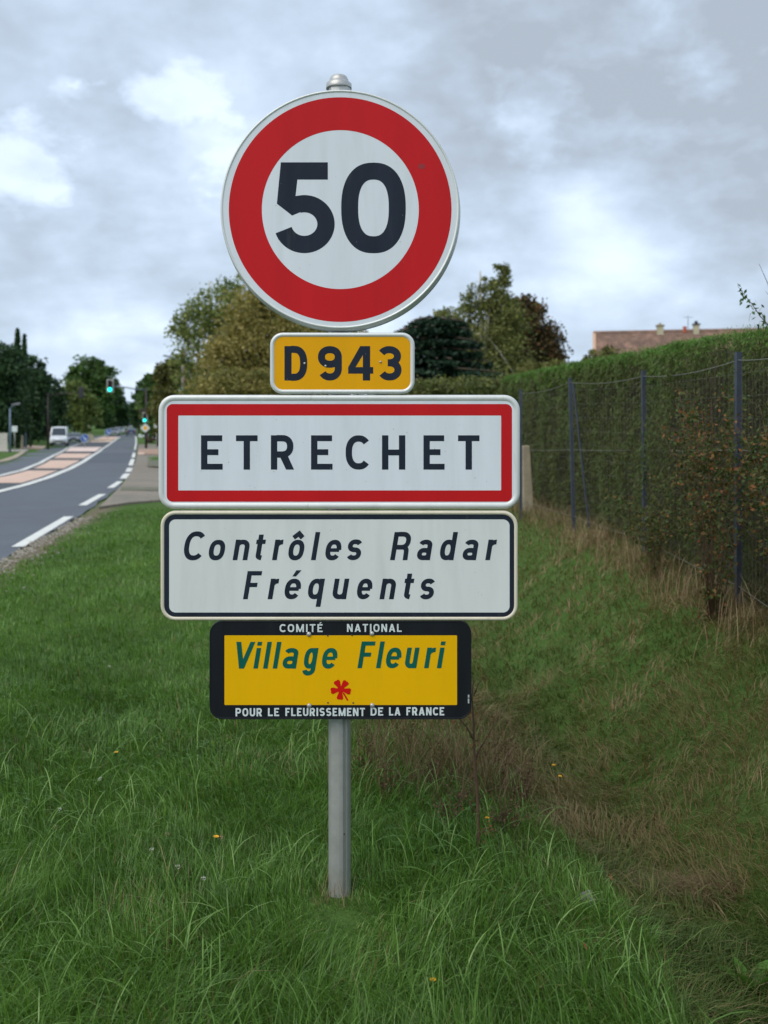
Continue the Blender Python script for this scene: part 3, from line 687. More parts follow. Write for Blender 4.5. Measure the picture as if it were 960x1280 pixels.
# radar plate
P3 = plate(200.5, 638.4, 647.4, 775.8, 19, 4.8, M['rim_beige'], M['white2'], 'radar_warning_plate'); P3['label'] = 'wide white plate with black border reading Contrôles Radar Fréquents'
ring(rrect(205.2, 643, 642.8, 771.9, 14.5), rrect(211.4, 649.2, 637, 765.6, 8), SY - .0003, M['ink'], 'black_border', P3)
z4 = lambda x: 190 + x / 4
z5 = lambda x: 420 + x / 4
def f3(p_):
    H = 35.2; sh = .165; w = .168
    for ch, a, c in (('C', z4(160), z4(265)), ('o', z4(284), z4(366)), ('n', z4(403), z4(488)), ('t', z4(518), z4(570)), ('r', z4(600), z4(658)), ('ô', z4(682), z4(762)),
                     ('l', z4(796), z4(840)), ('e', z4(867), z4(947)), ('s', z5(55), z5(130)), ('R', z5(270), z5(375)), ('a', z5(405), z5(482)), ('d', z5(520), z5(610)), ('a', z5(633), z5(712)), ('r', z5(746), z5(805))):
        if ch == 's': sglyph(p_, a, c, 700.2, H, w, sh)
        else: p_.glyph(ch, a, c, 700.2 if ch not in 'oôeC' else 700.4, H if ch != 'C' else H * 1.03, w, .73, sh, 'r2' if ch == 'R' else None)
    for ch, a, c in (('F', z4(455), z4(551)), ('r', z4(578), z4(636)), ('é', z4(663), z4(745)), ('q', z4(780), z4(865)), ('u', z4(903), z5(67)), ('e', z5(105), z5(182)), ('n', z5(217), z5(300)), ('t', z5(340), z5(392)), ('s', z5(420), z5(494))):
        if ch == 's': sglyph(p_, a, c, 749.2, H, w, sh)
        else: p_.glyph(ch, a, c, 749, H, w, .73, sh)
def sglyph(p_, x0, x1, base, H, w, shear):
    """small s: the capital scaled down to the height of the small letters"""
    p_.glyph('S', x0, x1, base, H * .74, w / .74, .72, shear)
lettering(M['ink'], P3, f3)
# village plate
P4 = plate(261.8, 776.3, 589.4, 899.2, 16, 2.0, M['black_paint'], M['black_paint'], 'village_award_plate', bulge=.001); P4['label'] = 'black-edged yellow plate reading Village Fleuri with a red flower'
yf = flat(rrect(280.6, 794.2, 571.3, 881.2, 1.2), SY - .0003, M['yellow2'], 'yellow_panel', P4)
def f4(p_):
    H = 33.4; sh = .165; w = .168; xh = .77
    for ch, a, c in (('V', z4(422), z4(517)), ('i', z4(510), z4(548)), ('l', z4(558), z4(597)), ('l', z4(605), z4(646)), ('a', z4(653), z4(732)), ('g', z4(752), z4(833)), ('e', z4(850), z4(927)),
                     ('F', z5(107), z5(198)), ('l', z5(202), z5(242)), ('e', z5(250), z5(327)), ('u', z5(345), z5(418)), ('r', z5(440), z5(500)), ('i', z5(505), z5(547))):
        p_.glyph(ch, a, c, 835.6 if a < 430 else 835.1, H, w, xh, sh)
lettering(M['green_ink'], P4, f4, .0006)
def f5(p_):
    p_.word('COMITÉ', z4(638), z4(853), 790, 9.9, .19, .2)
    p_.word('NATIONAL', z5(55), z5(328), 789.8, 9.9, .19, .2)
    for wd, a, c in (('POUR', z4(418), z4(550)), ('LE', z4(580), z4(636)), ('FLEURISSEMENT', z4(667), z5(145)), ('DE', z5(173), z5(236)), ('LA', z5(265), z5(322)), ('FRANCE', z5(352), z5(541))):
        p_.word(wd, a, c, 895.3 - (a - 294) * .0055, 10.2, .2, .15)
    for k_ in range(9):                                      # small printer's mark on the right edge, unreadable in the photo
        if k_ not in (3,): p_.put([(584.8, 868.5 + k_ * 1.2), (586.6, 868.5 + k_ * 1.2), (586.6, 869.3 + k_ * 1.2), (584.8, 869.3 + k_ * 1.2)], [(0, 1, 2, 3)])
lettering(M['letter_white'], P4, f5, .0004)
# flower emblem
fp = Print(SY - .0011); fcx, fcy = 426.0, 861.8
for a in (118, 54, -13, -96, 189):
    ca, sa = math.cos(R(a)), math.sin(R(a)); out = []
    for u, w_ in ((0, 2.2), (3.5, 2.0), (7.5, 3.3), (10.3, 4.1), (12.0, 3.5), (12.8, 1.8)): out.append((u, w_))
    pts = [(u, w_) for u, w_ in out] + [(12.3, 0)] + [(u, -w_) for u, w_ in reversed(out)]
    fp.put([(fcx + u * ca - w_ * sa, fcy - (u * sa + w_ * ca)) for u, w_ in pts], [tuple(range(len(pts)))])
fp.put(circ(fcx, fcy, 4.4, 16), [tuple(range(16))])
v, f_ = stroke_faces('s', [(fcx + 3, fcy + 4), (fcx + 6, fcy + 9), (fcx + 8.6, fcy + 13.6)], 1.9); fp.put(v, f_)
sub(fp.mb.build('flower_emblem', M['flower_red'], None), P4)
def boltat(px, py, r, par, m_='bolt', hgt=.006):
    mb = MB(); mb.lathe([(r * 1.0, 0), (r, -hgt * .35), (r * .75, -hgt * .8), (r * .3, -hgt), (.0002, -hgt * 1.02)], 16, 'y', (wx(px), SY - .0012, wz(py)))
    sub(mb.build('bolt', M[m_], None, True), par)
for px, py in ((386.2, 792.6), (386.6, 881.9), (465.0, 791.9), (465.3, 881.6)): boltat(px, py, .0085, P4)
for px, py in ((409.7, 794.6), (440, 794), (409.9, 878.3), (441.5, 878.5)): boltat(px, py, .003, P4, 'dark_hole', .0008)
for px, py in ((380.8, 454.2), (407, 457.4), (475.6, 452.4)): boltat(px, py, .0042, P1, 'bolt', .003)
def chips(par, box, n, m_, rmax=.0016, seed=1):
    r2 = random.Random(seed); mb = MB()
    for _ in range(n):
        px, py = r2.uniform(box[0], box[2]), r2.uniform(box[1], box[3]); rr = r2.uniform(.0005, rmax)
        mb.lathe([(rr, 0), (rr * .8, -.0002)], 7, 'y', (wx(px), SY - .0010, wz(py)))
    o = sub(mb.build('specks', m_), par); o['kind'] = 'stuff'
speck = mat('grey_specks', (.24, .25, .25), .8)
chips(P1, (345, 424, 512, 484), 10, speck, .0014, 2)
chips(P2, (226, 522, 622, 610), 26, speck, .0015, 3)
chips(P3, (216, 653, 632, 762), 18, speck, .0013, 4)
chips(disc, (340, 180, 510, 345), 16, speck, .0013, 5)
chips(P4, (285, 798, 567, 878), 8, speck, .0010, 6)

# ------------------------------------------------------------------ grass
def blades(name, P, L, Wd, lean, tint, nseg, m_, az=None, label=None, cat=None, droop=.5, parent=None):
    N = len(P); az = rng.uniform(0, 2 * np.pi, N) if az is None else az
    dx, dy = np.cos(az), np.sin(az); fa = az + np.pi / 2 + rng.normal(0, .5, N); sx_, sy_ = np.cos(fa), np.sin(fa)
    V = np.zeros((N, 2 * nseg + 1, 3), np.float32)
    for k_ in range(nseg + 1):
        t_ = k_ / nseg; off = lean * L * t_ ** 1.7; z_ = L * (t_ - droop * lean * t_ ** 2.4)
        cx = P[:, 0] + dx * off; cy = P[:, 1] + dy * off; cz = P[:, 2] + z_ - .005
        if k_ == nseg: V[:, 2 * nseg] = np.stack([cx, cy, cz], -1)
        else:
            w_ = Wd * (1 - .55 * t_) * .5
            V[:, 2 * k_] = np.stack([cx - sx_ * w_, cy - sy_ * w_, cz], -1); V[:, 2 * k_ + 1] = np.stack([cx + sx_ * w_, cy + sy_ * w_, cz], -1)
    o = (np.arange(N) * (2 * nseg + 1))[:, None]
    faces = [np.concatenate([o + np.array([2 * k_, 2 * k_ + 1, 2 * k_ + 3, 2 * k_ + 2])[None] for k_ in range(nseg - 1)])] if nseg > 1 else []
    faces.append(o + np.array([2 * nseg - 2, 2 * nseg - 1, 2 * nseg])[None])
    me = np_mesh(name, V.reshape(-1, 3), faces, True, tint=np.repeat(tint, 2 * nseg + 1))
    ob = link(name, me, m_, parent)
    if label: tagp(ob, label, cat, kind='stuff')
    return ob
def wedge(N, y0, y1, half=.56):
    """points in a wide wedge of ground, density falling with distance"""
    Y = np.exp(rng.uniform(np.log(y0), np.log(y1), N)); X = rng.uniform(-half, half, N) * (Y + .8); return X, Y
# lawn on the verge
def lawn(N, y0, y1, nseg, name, lbl, longer=1.0):
    X, Y = wedge(N, y0, y1)
    edge = xr(Y) + .22 + .3 * fbm(X, Y, 2.5, 6); de = ditch_edge(Y) + .06 + .5 * (fbm(X, Y, 2.0, 8) - .3)
    ok = (X > edge) & (X < de) & (Y < 19.2 + .6 * fbm(X, Y, .8, 1) + np.clip(X + 3.6, -3, 0) * .35)
    X, Y, edge = X[ok], Y[ok], edge[ok]; n_ = len(X)
    cl = fbm(X, Y, 1.1, 2); cf = fbm(X, Y, 6, 4); tuft = vnoise(X, Y, 9, 7)
    L = (.045 + .05 * cl + .05 * cf * tuft) * rng.uniform(.6, 1.35, n_) * (1 + .62 * smooth(4.6, 2.6, Y) * cl * 1.2) * longer * (1 - .2 * smooth(4.2, 6, Y))
    L *= np.where(rng.random(n_) < .03 * (1 + 2 * smooth(4.5, 2.5, Y)), rng.uniform(1.4, 2.2, n_), 1)
    L *= 1 - .9 * np.exp(-(((X - cxp) / .20) ** 2 + ((Y - 3.3) / .26) ** 2))
    Wd = rng.uniform(.0022, .0048, n_) * np.clip(Y / 4.2, .95, 3.2)
    lean = np.clip(rng.beta(2, 2.2, n_) * 1.1, .1, 1.0)
    az = rng.uniform(0, 2 * np.pi, n_) * .72 + (vnoise(X, Y, 2.6, 12) * 4 * np.pi) * .28
    tint = np.clip(.26 + .5 * (fbm(X, Y, .7, 21) - .45) + .42 * (fbm(X, Y, 4, 23) - .45) + rng.normal(0, .155, n_), 0, .78)
    straw = rng.random(n_) < .02 + .12 * smooth(.58, .75, fbm(X, Y, 1.6, 31)) 
    tint = np.where(straw, rng.uniform(.82, 1, n_), tint)
    dark = rng.random(n_) < .13; tint = np.where(dark & ~straw, tint * .45, tint)
    Pp = np.stack([X, Y, ground_h(X, Y)], -1)
    keep = (np.abs(X - cxp) > .04) | (np.abs(Y - cyp) > .045)
    return blades(name, Pp[keep], L[keep], Wd[keep], lean[keep], tint[keep], nseg, M['grass'], az[keep], lbl, 'grass')
lawn(265000, 2.2, 6.2, 3, 'lawn_grass', 'long lush green grass around the foot of the signpost')
lawn(150000, 6.2, 21, 2, 'lawn_grass', 'short green grass of the verge beside the road', 1.0)
# scattered tall wide blades in the foreground
X, Y = wedge(3800, 2.2, 5.4); ok = X < ditch_edge(Y) + .1; X, Y = X[ok], Y[ok]; keep = fbm(X, Y, 2, 3) > .42; X, Y = X[keep], Y[keep]; kp = ((X - cxp) / .3) ** 2 + ((Y - 3.2) / .4) ** 2 > 1; X, Y = X[kp], Y[kp]; n_ = len(X)
blades('tall_grass', np.stack([X, Y, ground_h(X, Y)], -1), rng.uniform(.12, .26, n_), rng.uniform(.004, .0065, n_), rng.uniform(.35, 1.0, n_), np.clip(rng.normal(.55, .14, n_), 0, .78), 6, M['grass'], None, 'taller bent grass blades standing out of the lawn', 'grass', droop=.62)
X, Y = wedge(9000, 2.2, 8); ok = (X < ditch_edge(Y)) & (X > xr(Y) + .6) & (fbm(X, Y, 1.7, 91) > .5) & ((X - cxp) ** 2 + (Y - 3.3) ** 2 > .2); X, Y = X[ok], Y[ok]; n_ = len(X)
VV = []; z_ = ground_h(X, Y) + rng.uniform(.02, .06, n_); az = rng.uniform(0, 6.28, n_); rr_ = rng.uniform(.004, .009, n_)
quads = []
for k_ in range(3):
    a = az + k_ * 2.094; cx, cy = X + np.cos(a) * rr_, Y + np.sin(a) * rr_; ux, uy = np.cos(a) * rr_, np.sin(a) * rr_; dz = rr_ * .35 * rng.normal(0, 1, n_)
    quads.append(np.stack([np.stack([cx - ux, cy - uy, z_], -1), np.stack([cx - uy * .8, cy + ux * .8, z_ + rr_ * .3], -1), np.stack([cx + ux, cy + uy, z_ + dz], -1), np.stack([cx + uy * .8, cy - ux * .8, z_ + rr_ * .3], -1)], 1))
VV = np.concatenate(quads).reshape(-1, 3); tagp(link('clover_leaves', np_mesh('clover_leaves', VV, [np.arange(len(VV)).reshape(-1, 4)], False, tint=np.tile(np.repeat(rng.uniform(.2, .6, n_), 4), 3)), M['weed_green']), 'patches of small clover leaves low in the lawn', 'clover', kind='stuff')
# ditch and bank
def bank(N, y0, y1, nseg, lbl):
    X, Y = wedge(N, y0, y1); de = ditch_edge(Y) - .12
    ok = (X > de) & (X < 3.4); X, Y = X[ok], Y[ok]; n_ = len(X)
    f_ = .44 + .6 * (fbm(X, Y, 2.4, 141) - .47); g_ = fbm(X, Y, 7, 43); wet = np.exp(-((X - ditch_edge(Y) - .5) / .42) ** 2)
    dry = smooth(1.65, 2.05, X) * smooth(4.8, 6.5, Y)
    L = (.050 + .045 * fbm(X, Y, 2.0, 44) + .03 * g_) * rng.uniform(.4, 1.4, n_) * (1 + .5 * wet * f_)
    Wd = rng.uniform(.0024, .005, n_) * np.clip(Y / 4.0, .95, 3.0)
    lean = np.clip(rng.beta(3, 1.3, n_) * 1.3, .3, 1.25)
    az = (vnoise(X, Y, 4.0, 15) * 4.0 * np.pi) * .4 + rng.uniform(0, 2 * np.pi, n_) * .6
    drytop = smooth(.95, 2.1, X)
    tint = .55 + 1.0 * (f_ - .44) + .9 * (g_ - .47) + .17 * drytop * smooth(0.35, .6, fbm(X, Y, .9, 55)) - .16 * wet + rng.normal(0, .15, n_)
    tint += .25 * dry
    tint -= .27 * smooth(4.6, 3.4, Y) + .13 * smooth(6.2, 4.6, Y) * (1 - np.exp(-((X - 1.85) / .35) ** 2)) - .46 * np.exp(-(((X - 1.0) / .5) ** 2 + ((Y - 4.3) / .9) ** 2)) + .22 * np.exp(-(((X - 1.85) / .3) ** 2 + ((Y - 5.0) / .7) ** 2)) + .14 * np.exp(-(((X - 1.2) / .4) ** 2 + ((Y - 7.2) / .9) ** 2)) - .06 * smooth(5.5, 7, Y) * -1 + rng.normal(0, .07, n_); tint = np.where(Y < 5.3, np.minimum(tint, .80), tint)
    tint = np.where(rng.random(n_) < .07, rng.uniform(.7, 1, n_), tint); tint = np.where(rng.random(n_) < .08, tint * .6, tint)
    blades('bank_grass', np.stack([X, Y, ground_h(X, Y)], -1), L, Wd, lean, np.clip(tint, .12, 1), nseg, M['bankgrass'], az, lbl, 'grass')
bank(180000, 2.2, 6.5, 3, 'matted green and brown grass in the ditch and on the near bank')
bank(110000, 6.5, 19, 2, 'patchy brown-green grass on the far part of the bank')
# dead growth behind the post, tan stalks at the hedge foot
def clump_field(name, centers, N, Lr, Wr, tr, m_, lbl, cat='dry grass', lean=(.1, .7), nseg=4):
    C_ = np.array(centers, float); w_ = C_[:, 3] / C_[:, 3].sum(); c = rng.choice(len(C_), N, p=w_)
    X = C_[c, 0] + rng.normal(0, 1, N) * C_[c, 2]; Y = C_[c, 1] + rng.normal(0, 1, N) * C_[c, 2] * 1.3
    blades(name, np.stack([X, Y, ground_h(X, Y)], -1), rng.uniform(*Lr, N), rng.uniform(*Wr, N), rng.uniform(*lean, N), rng.uniform(*tr, N), nseg, m_, None, lbl, cat, droop=.35)
clump_field('dead_stalks', [(.10, 4.75, .16, 3), (.38, 4.6, .16, 4), (.50, 4.4, .09, 1.2), (.25, 5.6, .22, 4), (.55, 5.2, .2, 1.5), (.05, 5.3, .1, 1)], 3400, (.05, .30), (.0014, .0030), (0, .75), M['straw'], 'brown dead weeds tangled behind the signpost')
clump_field('dead_stalks', [(cxp - .045, 3.40, .018, 1), (cxp + .02, 3.40, .02, .6)], 40, (.05, .13), (.0014, .0026), (.3, 1), M['straw'], 'few dead straw blades leaning on the foot of the signpost')
clump_field('dry_grass', [(2.02, y_, .10, 1) for y_ in np.linspace(5.4, 9, 8)] + [(1.92, y_, .12, 1.1) for y_ in np.linspace(9, 14.5, 9)], 2200, (.06, .34), (.0025, .0055), (.1, 1.0), M['straw'], 'tall straw-coloured grass at the foot of the hedge')
clump_field('fallen_straw', [tuple(at(868, 1252, 3.75))[:2] + (.045, 3), tuple(at(820, 1240, 3.8))[:2] + (.035, 1), tuple(at(910, 1258, 3.7))[:2] + (.03, 1)], 900, (.05, .16), (.0018, .0035), (.0, .8), M['straw'], 'small heap of reddish-brown straw lying in the ditch', 'straw', lean=(.8, 1.15))

# ------------------------------------------------------------------ small things in the grass
def on_ground(px, py, up=0):
    """first point of the ground along the sight line"""
    Y = 2.0
    while Y < 20:
        p_ = at(px, py, Y)
        if p_.z <= float(ground_h(p_.x, p_.y)) + up: return p_
        Y += .01
    return at(px, py, 6)
def flower(px, py, r, petal, center, label, grp=None, name='wildflower', kind='daisy'):
    p_ = on_ground(px, py, .07); e = empty(name, (p_.x, p_.y, float(ground_h(p_.x, p_.y))), label, 'flower', grp)
    h_ = p_.z - e.location.z
    mb = MB(); mb.tube([(0, 0, -.02), (.004, .003, h_ * .6), (0, 0, h_)], .0012, 5); mb.build('stem', M['weed_green'], e)
    mb = MB()
    if kind == 'daisy':
        for k_ in range(11):
            a = 2 * math.pi * k_ / 11; ca, sa = math.cos(a), math.sin(a)
            mb.add([(0, 0, h_), (r * .6 * ca - r * .2 * sa, r * .6 * sa + r * .2 * ca, h_ + r * .35), (r * ca, r * sa, h_ + r * .4), (r * .6 * ca + r * .2 * sa, r * .6 * sa - r * .2 * ca, h_ + r * .35)], [(0, 1, 2, 3)])
    else:
        for k_ in range(26):
            u = random.uniform(-1, 1); a = random.uniform(0, 6.28); s = math.sqrt(1 - u * u); d = Vector((s * math.cos(a), s * math.sin(a), u)); c = d * r * .8 + Vector((0, 0, h_)); t_ = d.orthogonal().normalized() * r * .25; b2 = d.cross(t_)
            mb.add([c - t_, c + b2, c + t_, c + d * r * .3], [(0, 1, 3), (1, 2, 3)])
    mb.build('petals', petal, e)
    mb = MB(); mb.lathe([(r * .35, 0), (r * .3, r * .25), (.0005, r * .35)], 8, 'z', (0, 0, h_ + r * .05)); mb.build('flower_head', center, e, True)
    return e
py_ = mat('petal_yellow', (.80, .42, .01), .6); pc_ = mat('petal_centre', (.55, .25, .01), .7); pw_ = mat('petal_white', (.55, .55, .48), .6); pt_ = mat('clover_tan', (.38, .24, .17), .8)
flower(270, 1047, .014, py_, pc_, 'yellow dandelion-like flower left of the post foot', None)
flower(145, 941, .012, py_, pc_, 'orange-yellow flower in the lawn below the left end of the plates')
flower(692, 957, .012, py_, pc_, 'upper of the two yellow flowers on the bank right of the plates')
flower(700, 971, .012, py_, pc_, 'lower of the two yellow flowers on the bank right of the plates')
flower(609, 1023, .011, py_, pc_, 'yellow flower beside the bare sapling stem')
flower(541, 1226, .012, py_, pc_, 'small orange flower in the long grass near the bottom edge')
for px, py, c_, l_ in ((70, 1033, pt_, 'tan faded clover head far left in the lawn'), (75, 1011, pw_, 'white clover head above the tan one on the far left'), (125, 973, pw_, 'white clover head below the orange-yellow flower'),
                  (209, 1043, pt_, 'tan clover head between the left edge and the post'), (276, 1046, pt_, 'tan clover head touching the yellow flower'), (190, 1062, pw_, 'white clover head below the tan one in mid lawn'),
                  (222, 1083, pw_, 'lower right white clover head of the lawn'), (137, 833, pw_, 'white clover head on the verge nearest the road'), (255, 1097, pw_, 'white clover head hanging over a bent grass blade')):
    flower(px, py, .009, c_, c_, l_, 'clover heads in the lawn', 'clover_flower', 'ball')
def leaf_mesh(L, W, curl=.2):
    V = []; F_ = []
    for i in range(6):
        t_ = i / 5; w_ = W * math.sin(math.pi * min(.98, t_ * .93 + .05)) ** .8
        V += [(-w_ / 2, L * t_, curl * L * t_ * t_ + w_ * .15), (0, L * t_, curl * L * t_ * t_), (w_ / 2, L * t_, curl * L * t_ * t_ + w_ * .15)]
    for i in range(5):
        for j in range(2): F_.append((i * 3 + j, i * 3 + j + 1, i * 3 + j + 4, i * 3 + j + 3))
    return V, F_
def fallen(px, py, L, col, label, rz, grp='fallen leaves on the bank'):
    p_ = on_ground(px, py, .05); V, F_ = leaf_mesh(L, L * .6, .25); mb = MB(); mb.add(V, F_)
    o = mb.build('fallen_leaf', mat('dead_leaf', col, .8, 0, .2, 60), None, True, (p_.x, p_.y, p_.z)); o.rotation_euler = (R(35), R(20), rz); tagp(o, label, 'leaf', grp)
fallen(735, 1190, .032, (.35, .09, .05), 'small red leaf lying in the ditch grass', 1.0)
fallen(803, 1172, .026, (.28, .08, .04), 'dark red leaf right of the other red leaf in the ditch', 2.2)
fallen(657, 909, .05, (.12, .045, .03), 'long brown leaf on the bank right of the plates', 1.6)
fallen(642, 929, .045, (.15, .06, .035), 'brown leaf on the bank below the long one', 1.3)
fallen(764, 1101, .028, (.30, .09, .05), 'reddish leaf higher on the bank', .4)
# stone
p_ = on_ground(733, 1130, .02); mb = MB()
import bmesh
bm = bmesh.new(); bmesh.ops.create_icosphere(bm, subdivisions=3, radius=1)
for v_ in bm.verts:
    n_ = 1 + .35 * (vnoise(v_.co.x * 2 + 5, v_.co.y * 2 + v_.co.z * 3, 1, 3) - .5); v_.co = Vector((v_.co.x * .033 * n_, v_.co.y * .03 * n_, v_.co.z * .036 * n_))
me = bpy.data.meshes.new('stone'); bm.to_mesh(me); bm.free()
tagp(link('stone', me, mat('grey_ditch_stone', (.22, .19, .19), .8, 0, .4, 30, .4, 60), None, p_ + Vector((0, 0, .012))), 'pale grey stone half buried in the ditch grass', 'stone')
# broad weed leaves in the bottom right corner
def weed(px, py, n_, L, label):
    p_ = on_ground(px, py, .02); e = empty('broad_leaf_weed', (p_.x, p_.y, float(ground_h(p_.x, p_.y))), label, 'weed')
    for k_ in range(n_):
        V, F_ = leaf_mesh(L * random.uniform(.7, 1.1), L * .33, random.uniform(-.5, .1)); V = np.array(V)
        a = k_ * 2.4 + random.random(); tl = R(random.uniform(35, 65))
        Rm = np.array(Matrix.Rotation(a, 3, 'Z') @ Matrix.Rotation(tl, 3, 'X')); V = V @ Rm.T
        link('leaf', np_mesh('leaf', V, [np.array(F_)], True, tint=np.full(len(V), random.uniform(.3, 1))), M['weed_green'], e)
weed(938, 1235, 5, .15, 'broad-leaved green weed in the bottom right of the ditch')
weed(955, 1215, 4, .09, 'small pale green weed above the broad-leaved one')
weed(330, 1232, 5, .09, 'low broad-leaved weed in the lawn below the post')
weed(470, 1262, 6, .10, 'low broad-leaved weed near the bottom edge right of the post line')

# ------------------------------------------------------------------ twiggy plants
def twig_plant(name, base, stems, label, cat, m_=None, leaf=None, nleaf=0, leafsize=.012, tint=(0, 1)):
    e = empty(name, base, label, cat); B = Vector(base)
    allp = []
    for pts, r0 in stems:
        mb = MB(); pl = [Vector(p_) - B for p_ in pts]
        mb.tube(pl, [r0 * (1 - .75 * i / (len(pl) - 1)) for i in range(len(pl))], 6); mb.build('stem', m_ or M['twig'], e, True)
        for a, c in zip(pl[:-1], pl[1:]):
            for t_ in (0, .33, .66): allp.append(a.lerp(c, t_))
    if nleaf:
        A = np.array([tuple(p_) for p_ in allp]); i_ = rng.integers(0, len(A), nleaf); C_ = A[i_] + rng.normal(0, 1, (nleaf, 3)) * leafsize * 1.6
        leafcards('leaves', C_, rng.uniform(.6, 1.4, nleaf) * leafsize, rng.uniform(*tint, nleaf), leaf, e)
    return e
def leafcards(name, C_, S, tint, m_, parent, flatten=1.0, elong=1.6):
    N = len(C_); a = rng.normal(0, 1, (N, 3)); a[:, 2] *= flatten; a /= np.linalg.norm(a, axis=1)[:, None]
    r_ = rng.normal(0, 1, (N, 3)); b_ = np.cross(a, r_); b_ /= np.linalg.norm(b_, axis=1)[:, None] + 1e-9
    S = np.asarray(S)[:, None]
    V = np.stack([C_ - a * S * elong * .5, C_ + b_ * S * .5, C_ + a * S * elong * .5, C_ - b_ * S * .5], 1)
    o = link(name, np_mesh(name, V.reshape(-1, 3), [np.arange(4 * N).reshape(N, 4)], False, tint=np.repeat(tint, 4)), m_, parent); o['kind'] = 'stuff'; return o
def PX(Y, *pts): return [at(x, y, Y + dy) for x, y, dy in [(p_ + (0,))[:3] for p_ in pts]]
b0 = on_ground(599, 1072)
Yp = b0.y
twig_plant('bare_sapling', tuple(b0), [
    (PX(Yp, (599, 1075), (598, 1040), (597, 1000), (595, 965), (593, 940), (592, 905), (590, 870), (592, 850)), .009),
    (PX(Yp, (594, 950), (600, 935), (610, 920), (618, 905), (630, 885)), .004), (PX(Yp, (592, 925), (584, 910), (576, 900), (566, 885), (556, 872)), .004),
    (PX(Yp, (597, 1020), (588, 1005), (580, 985), (574, 970)), .003), (PX(Yp, (598, 1045), (608, 1035), (616, 1040), (625, 1036)), .003),
    (PX(Yp, (606, 1036), (604, 1028), (607, 1020)), .002), (PX(Yp, (598, 1000), (606, 990), (618, 985), (640, 985)), .002),
    (PX(Yp, (592, 870), (598, 855), (606, 845), (612, 850)), .002), (PX(Yp, (591, 880), (585, 860), (590, 845)), .002)],
    'bare reddish sapling with few shrivelled leaves right of the yellow plate', 'sapling', None, M['fol_bramble'], 90, .009, (.45, .8))
b1 = on_ground(515, 960)
twig_plant('dry_weed', tuple(b1), [(PX(b1.y, (515, 965), (513, 930), (516, 895), (514, 860)), .003), (PX(b1.y, (514, 930), (506, 915), (500, 900)), .002), (PX(b1.y, (515, 915), (524, 900), (530, 890)), .002)],
    'thin dead weed stalk just below the black-edged plate', 'weed', None, M['straw'], 60, .010, (0, .5))
for (px, py, l_) in ((452, 970, 'dry weed with seed heads right beside the post'), (488, 1000, 'dead brown weed between the post and the sapling'), (540, 985, 'tangled dead weed below the right half of the black-edged plate'), (632, 1045, 'low dead weed at the right foot of the sapling'), (622, 975, 'dead reddish weed on the bank just right of the sapling top'), (655, 1010, 'dead dock-like weed right of the sapling'), (560, 1035, 'dark dead weed left of the sapling')):
    b1 = on_ground(px, py); st = []
    for k_ in range(9):
        dx = random.uniform(-30, 30); hh = random.uniform(25, 85)
        st.append((PX(b1.y, (px + dx * .2, py + 3), (px + dx * .5, py - hh * .5), (px + dx * 1.3, py - hh)), .0022))
        st.append((PX(b1.y, (px + dx * .5, py - hh * .5), (px + dx * .2 + 8, py - hh * .8)), .0014))
    twig_plant('dry_weed', tuple(b1), st, l_, 'weed', None, M['straw'], 260, .008, (0, .35))
# stick on the bank edge and twig in the ditch
a_, c_ = at(796, 1237, 3.75), at(818, 1222, 3.75); mb = MB(); mb.tube([a_, a_.lerp(c_, .5) + Vector((0, 0, .004)), c_], .003, 6); tagp(mb.build('twig', M['twig']), 'short dark twig sticking out of the ditch grass', 'twig')
a_, c_ = at(525, 955, 4.9), at(557, 956, 4.9); mb = MB(); mb.tube([a_, c_], .003, 6); tagp(mb.build('twig', M['bark_birch']), 'straight pale stalk lying level below the plate', 'twig')

# ------------------------------------------------------------------ wire fence
fence = empty('wire_fence', (2.1, 8.2, .55), 'wire mesh fence on blue-grey angle posts in front of the hedge', 'fence')
FO = Vector(fence.location)
posts = [(924, 440, 765, 5.9, 0), (807, 463, 700, 8.2, -2), (718, 472, 668, 10.3, -5), (651, 487, 640, 12.5, 0), (1085, 398, 900, 3.9, 0)]
ptops = []
for px, ty, by, Yd, dxp in posts:
    top = at(px + dxp, ty, Yd); bx = (px - 480) / F * Yd; bot = Vector((bx, Yd, float(ground_h(bx, Yd)) - .15))
    mb = MB(); w_ = .034; th = .006
    for (x0, y0, x1, y1) in ((-w_ / 2, -th, w_ / 2, 0), (-w_ / 2, 0, -w_ / 2 + th, w_)):
        vs = [(bot.x + x, bot.y + y, bot.z) for x, y in ((x0, y0), (x1, y0), (x1, y1), (x0, y1))] + [(top.x + x, top.y + y, top.z) for x, y in ((x0, y0), (x1, y0), (x1, y1), (x0, y1))]
        mb.add(vs, [(0, 1, 5, 4), (1, 2, 6, 5), (2, 3, 7, 6), (3, 0, 4, 7), (4, 5, 6, 7)])
    o = mb.build('post', M['post_blue'], fence); o.data.transform(Matrix.Translation(-FO)); ptops.append((top, bot))
top, bot = ptops[2]
mb = MB(); s0 = top + Vector((.03, 0, -.06)); e0 = at(740, 690, 10.25); mb.tube([s0, e0], .012, 6)
o = mb.build('brace', M['post_blue'], fence); o.data.transform(Matrix.Translation(-FO))
def wireline(zf, name, r=.0025, sag=.03):
    order = [ptops[4], ptops[0], ptops[1], ptops[2], ptops[3]]
    mb = MB(); pts = []
    for (t1, b1_), (t2, b2_) in zip(order[:-1], order[1:]):
        A = zf(t1, b1_); C_ = zf(t2, b2_)
        for i in range(9): 
            u = i / 9; pts.append(A.lerp(C_, u) - Vector((.006, 0, sag * 4 * u * (1 - u))))
    pts.append(zf(*order[-1])); mb.tube(pts, r, 5)
    o = mb.build(name, M['wire'], fence); o.data.transform(Matrix.Translation(-FO))
wireline(lambda t_, b_: t_ - Vector((0, 0, .05)), 'wire', .0028, .035)
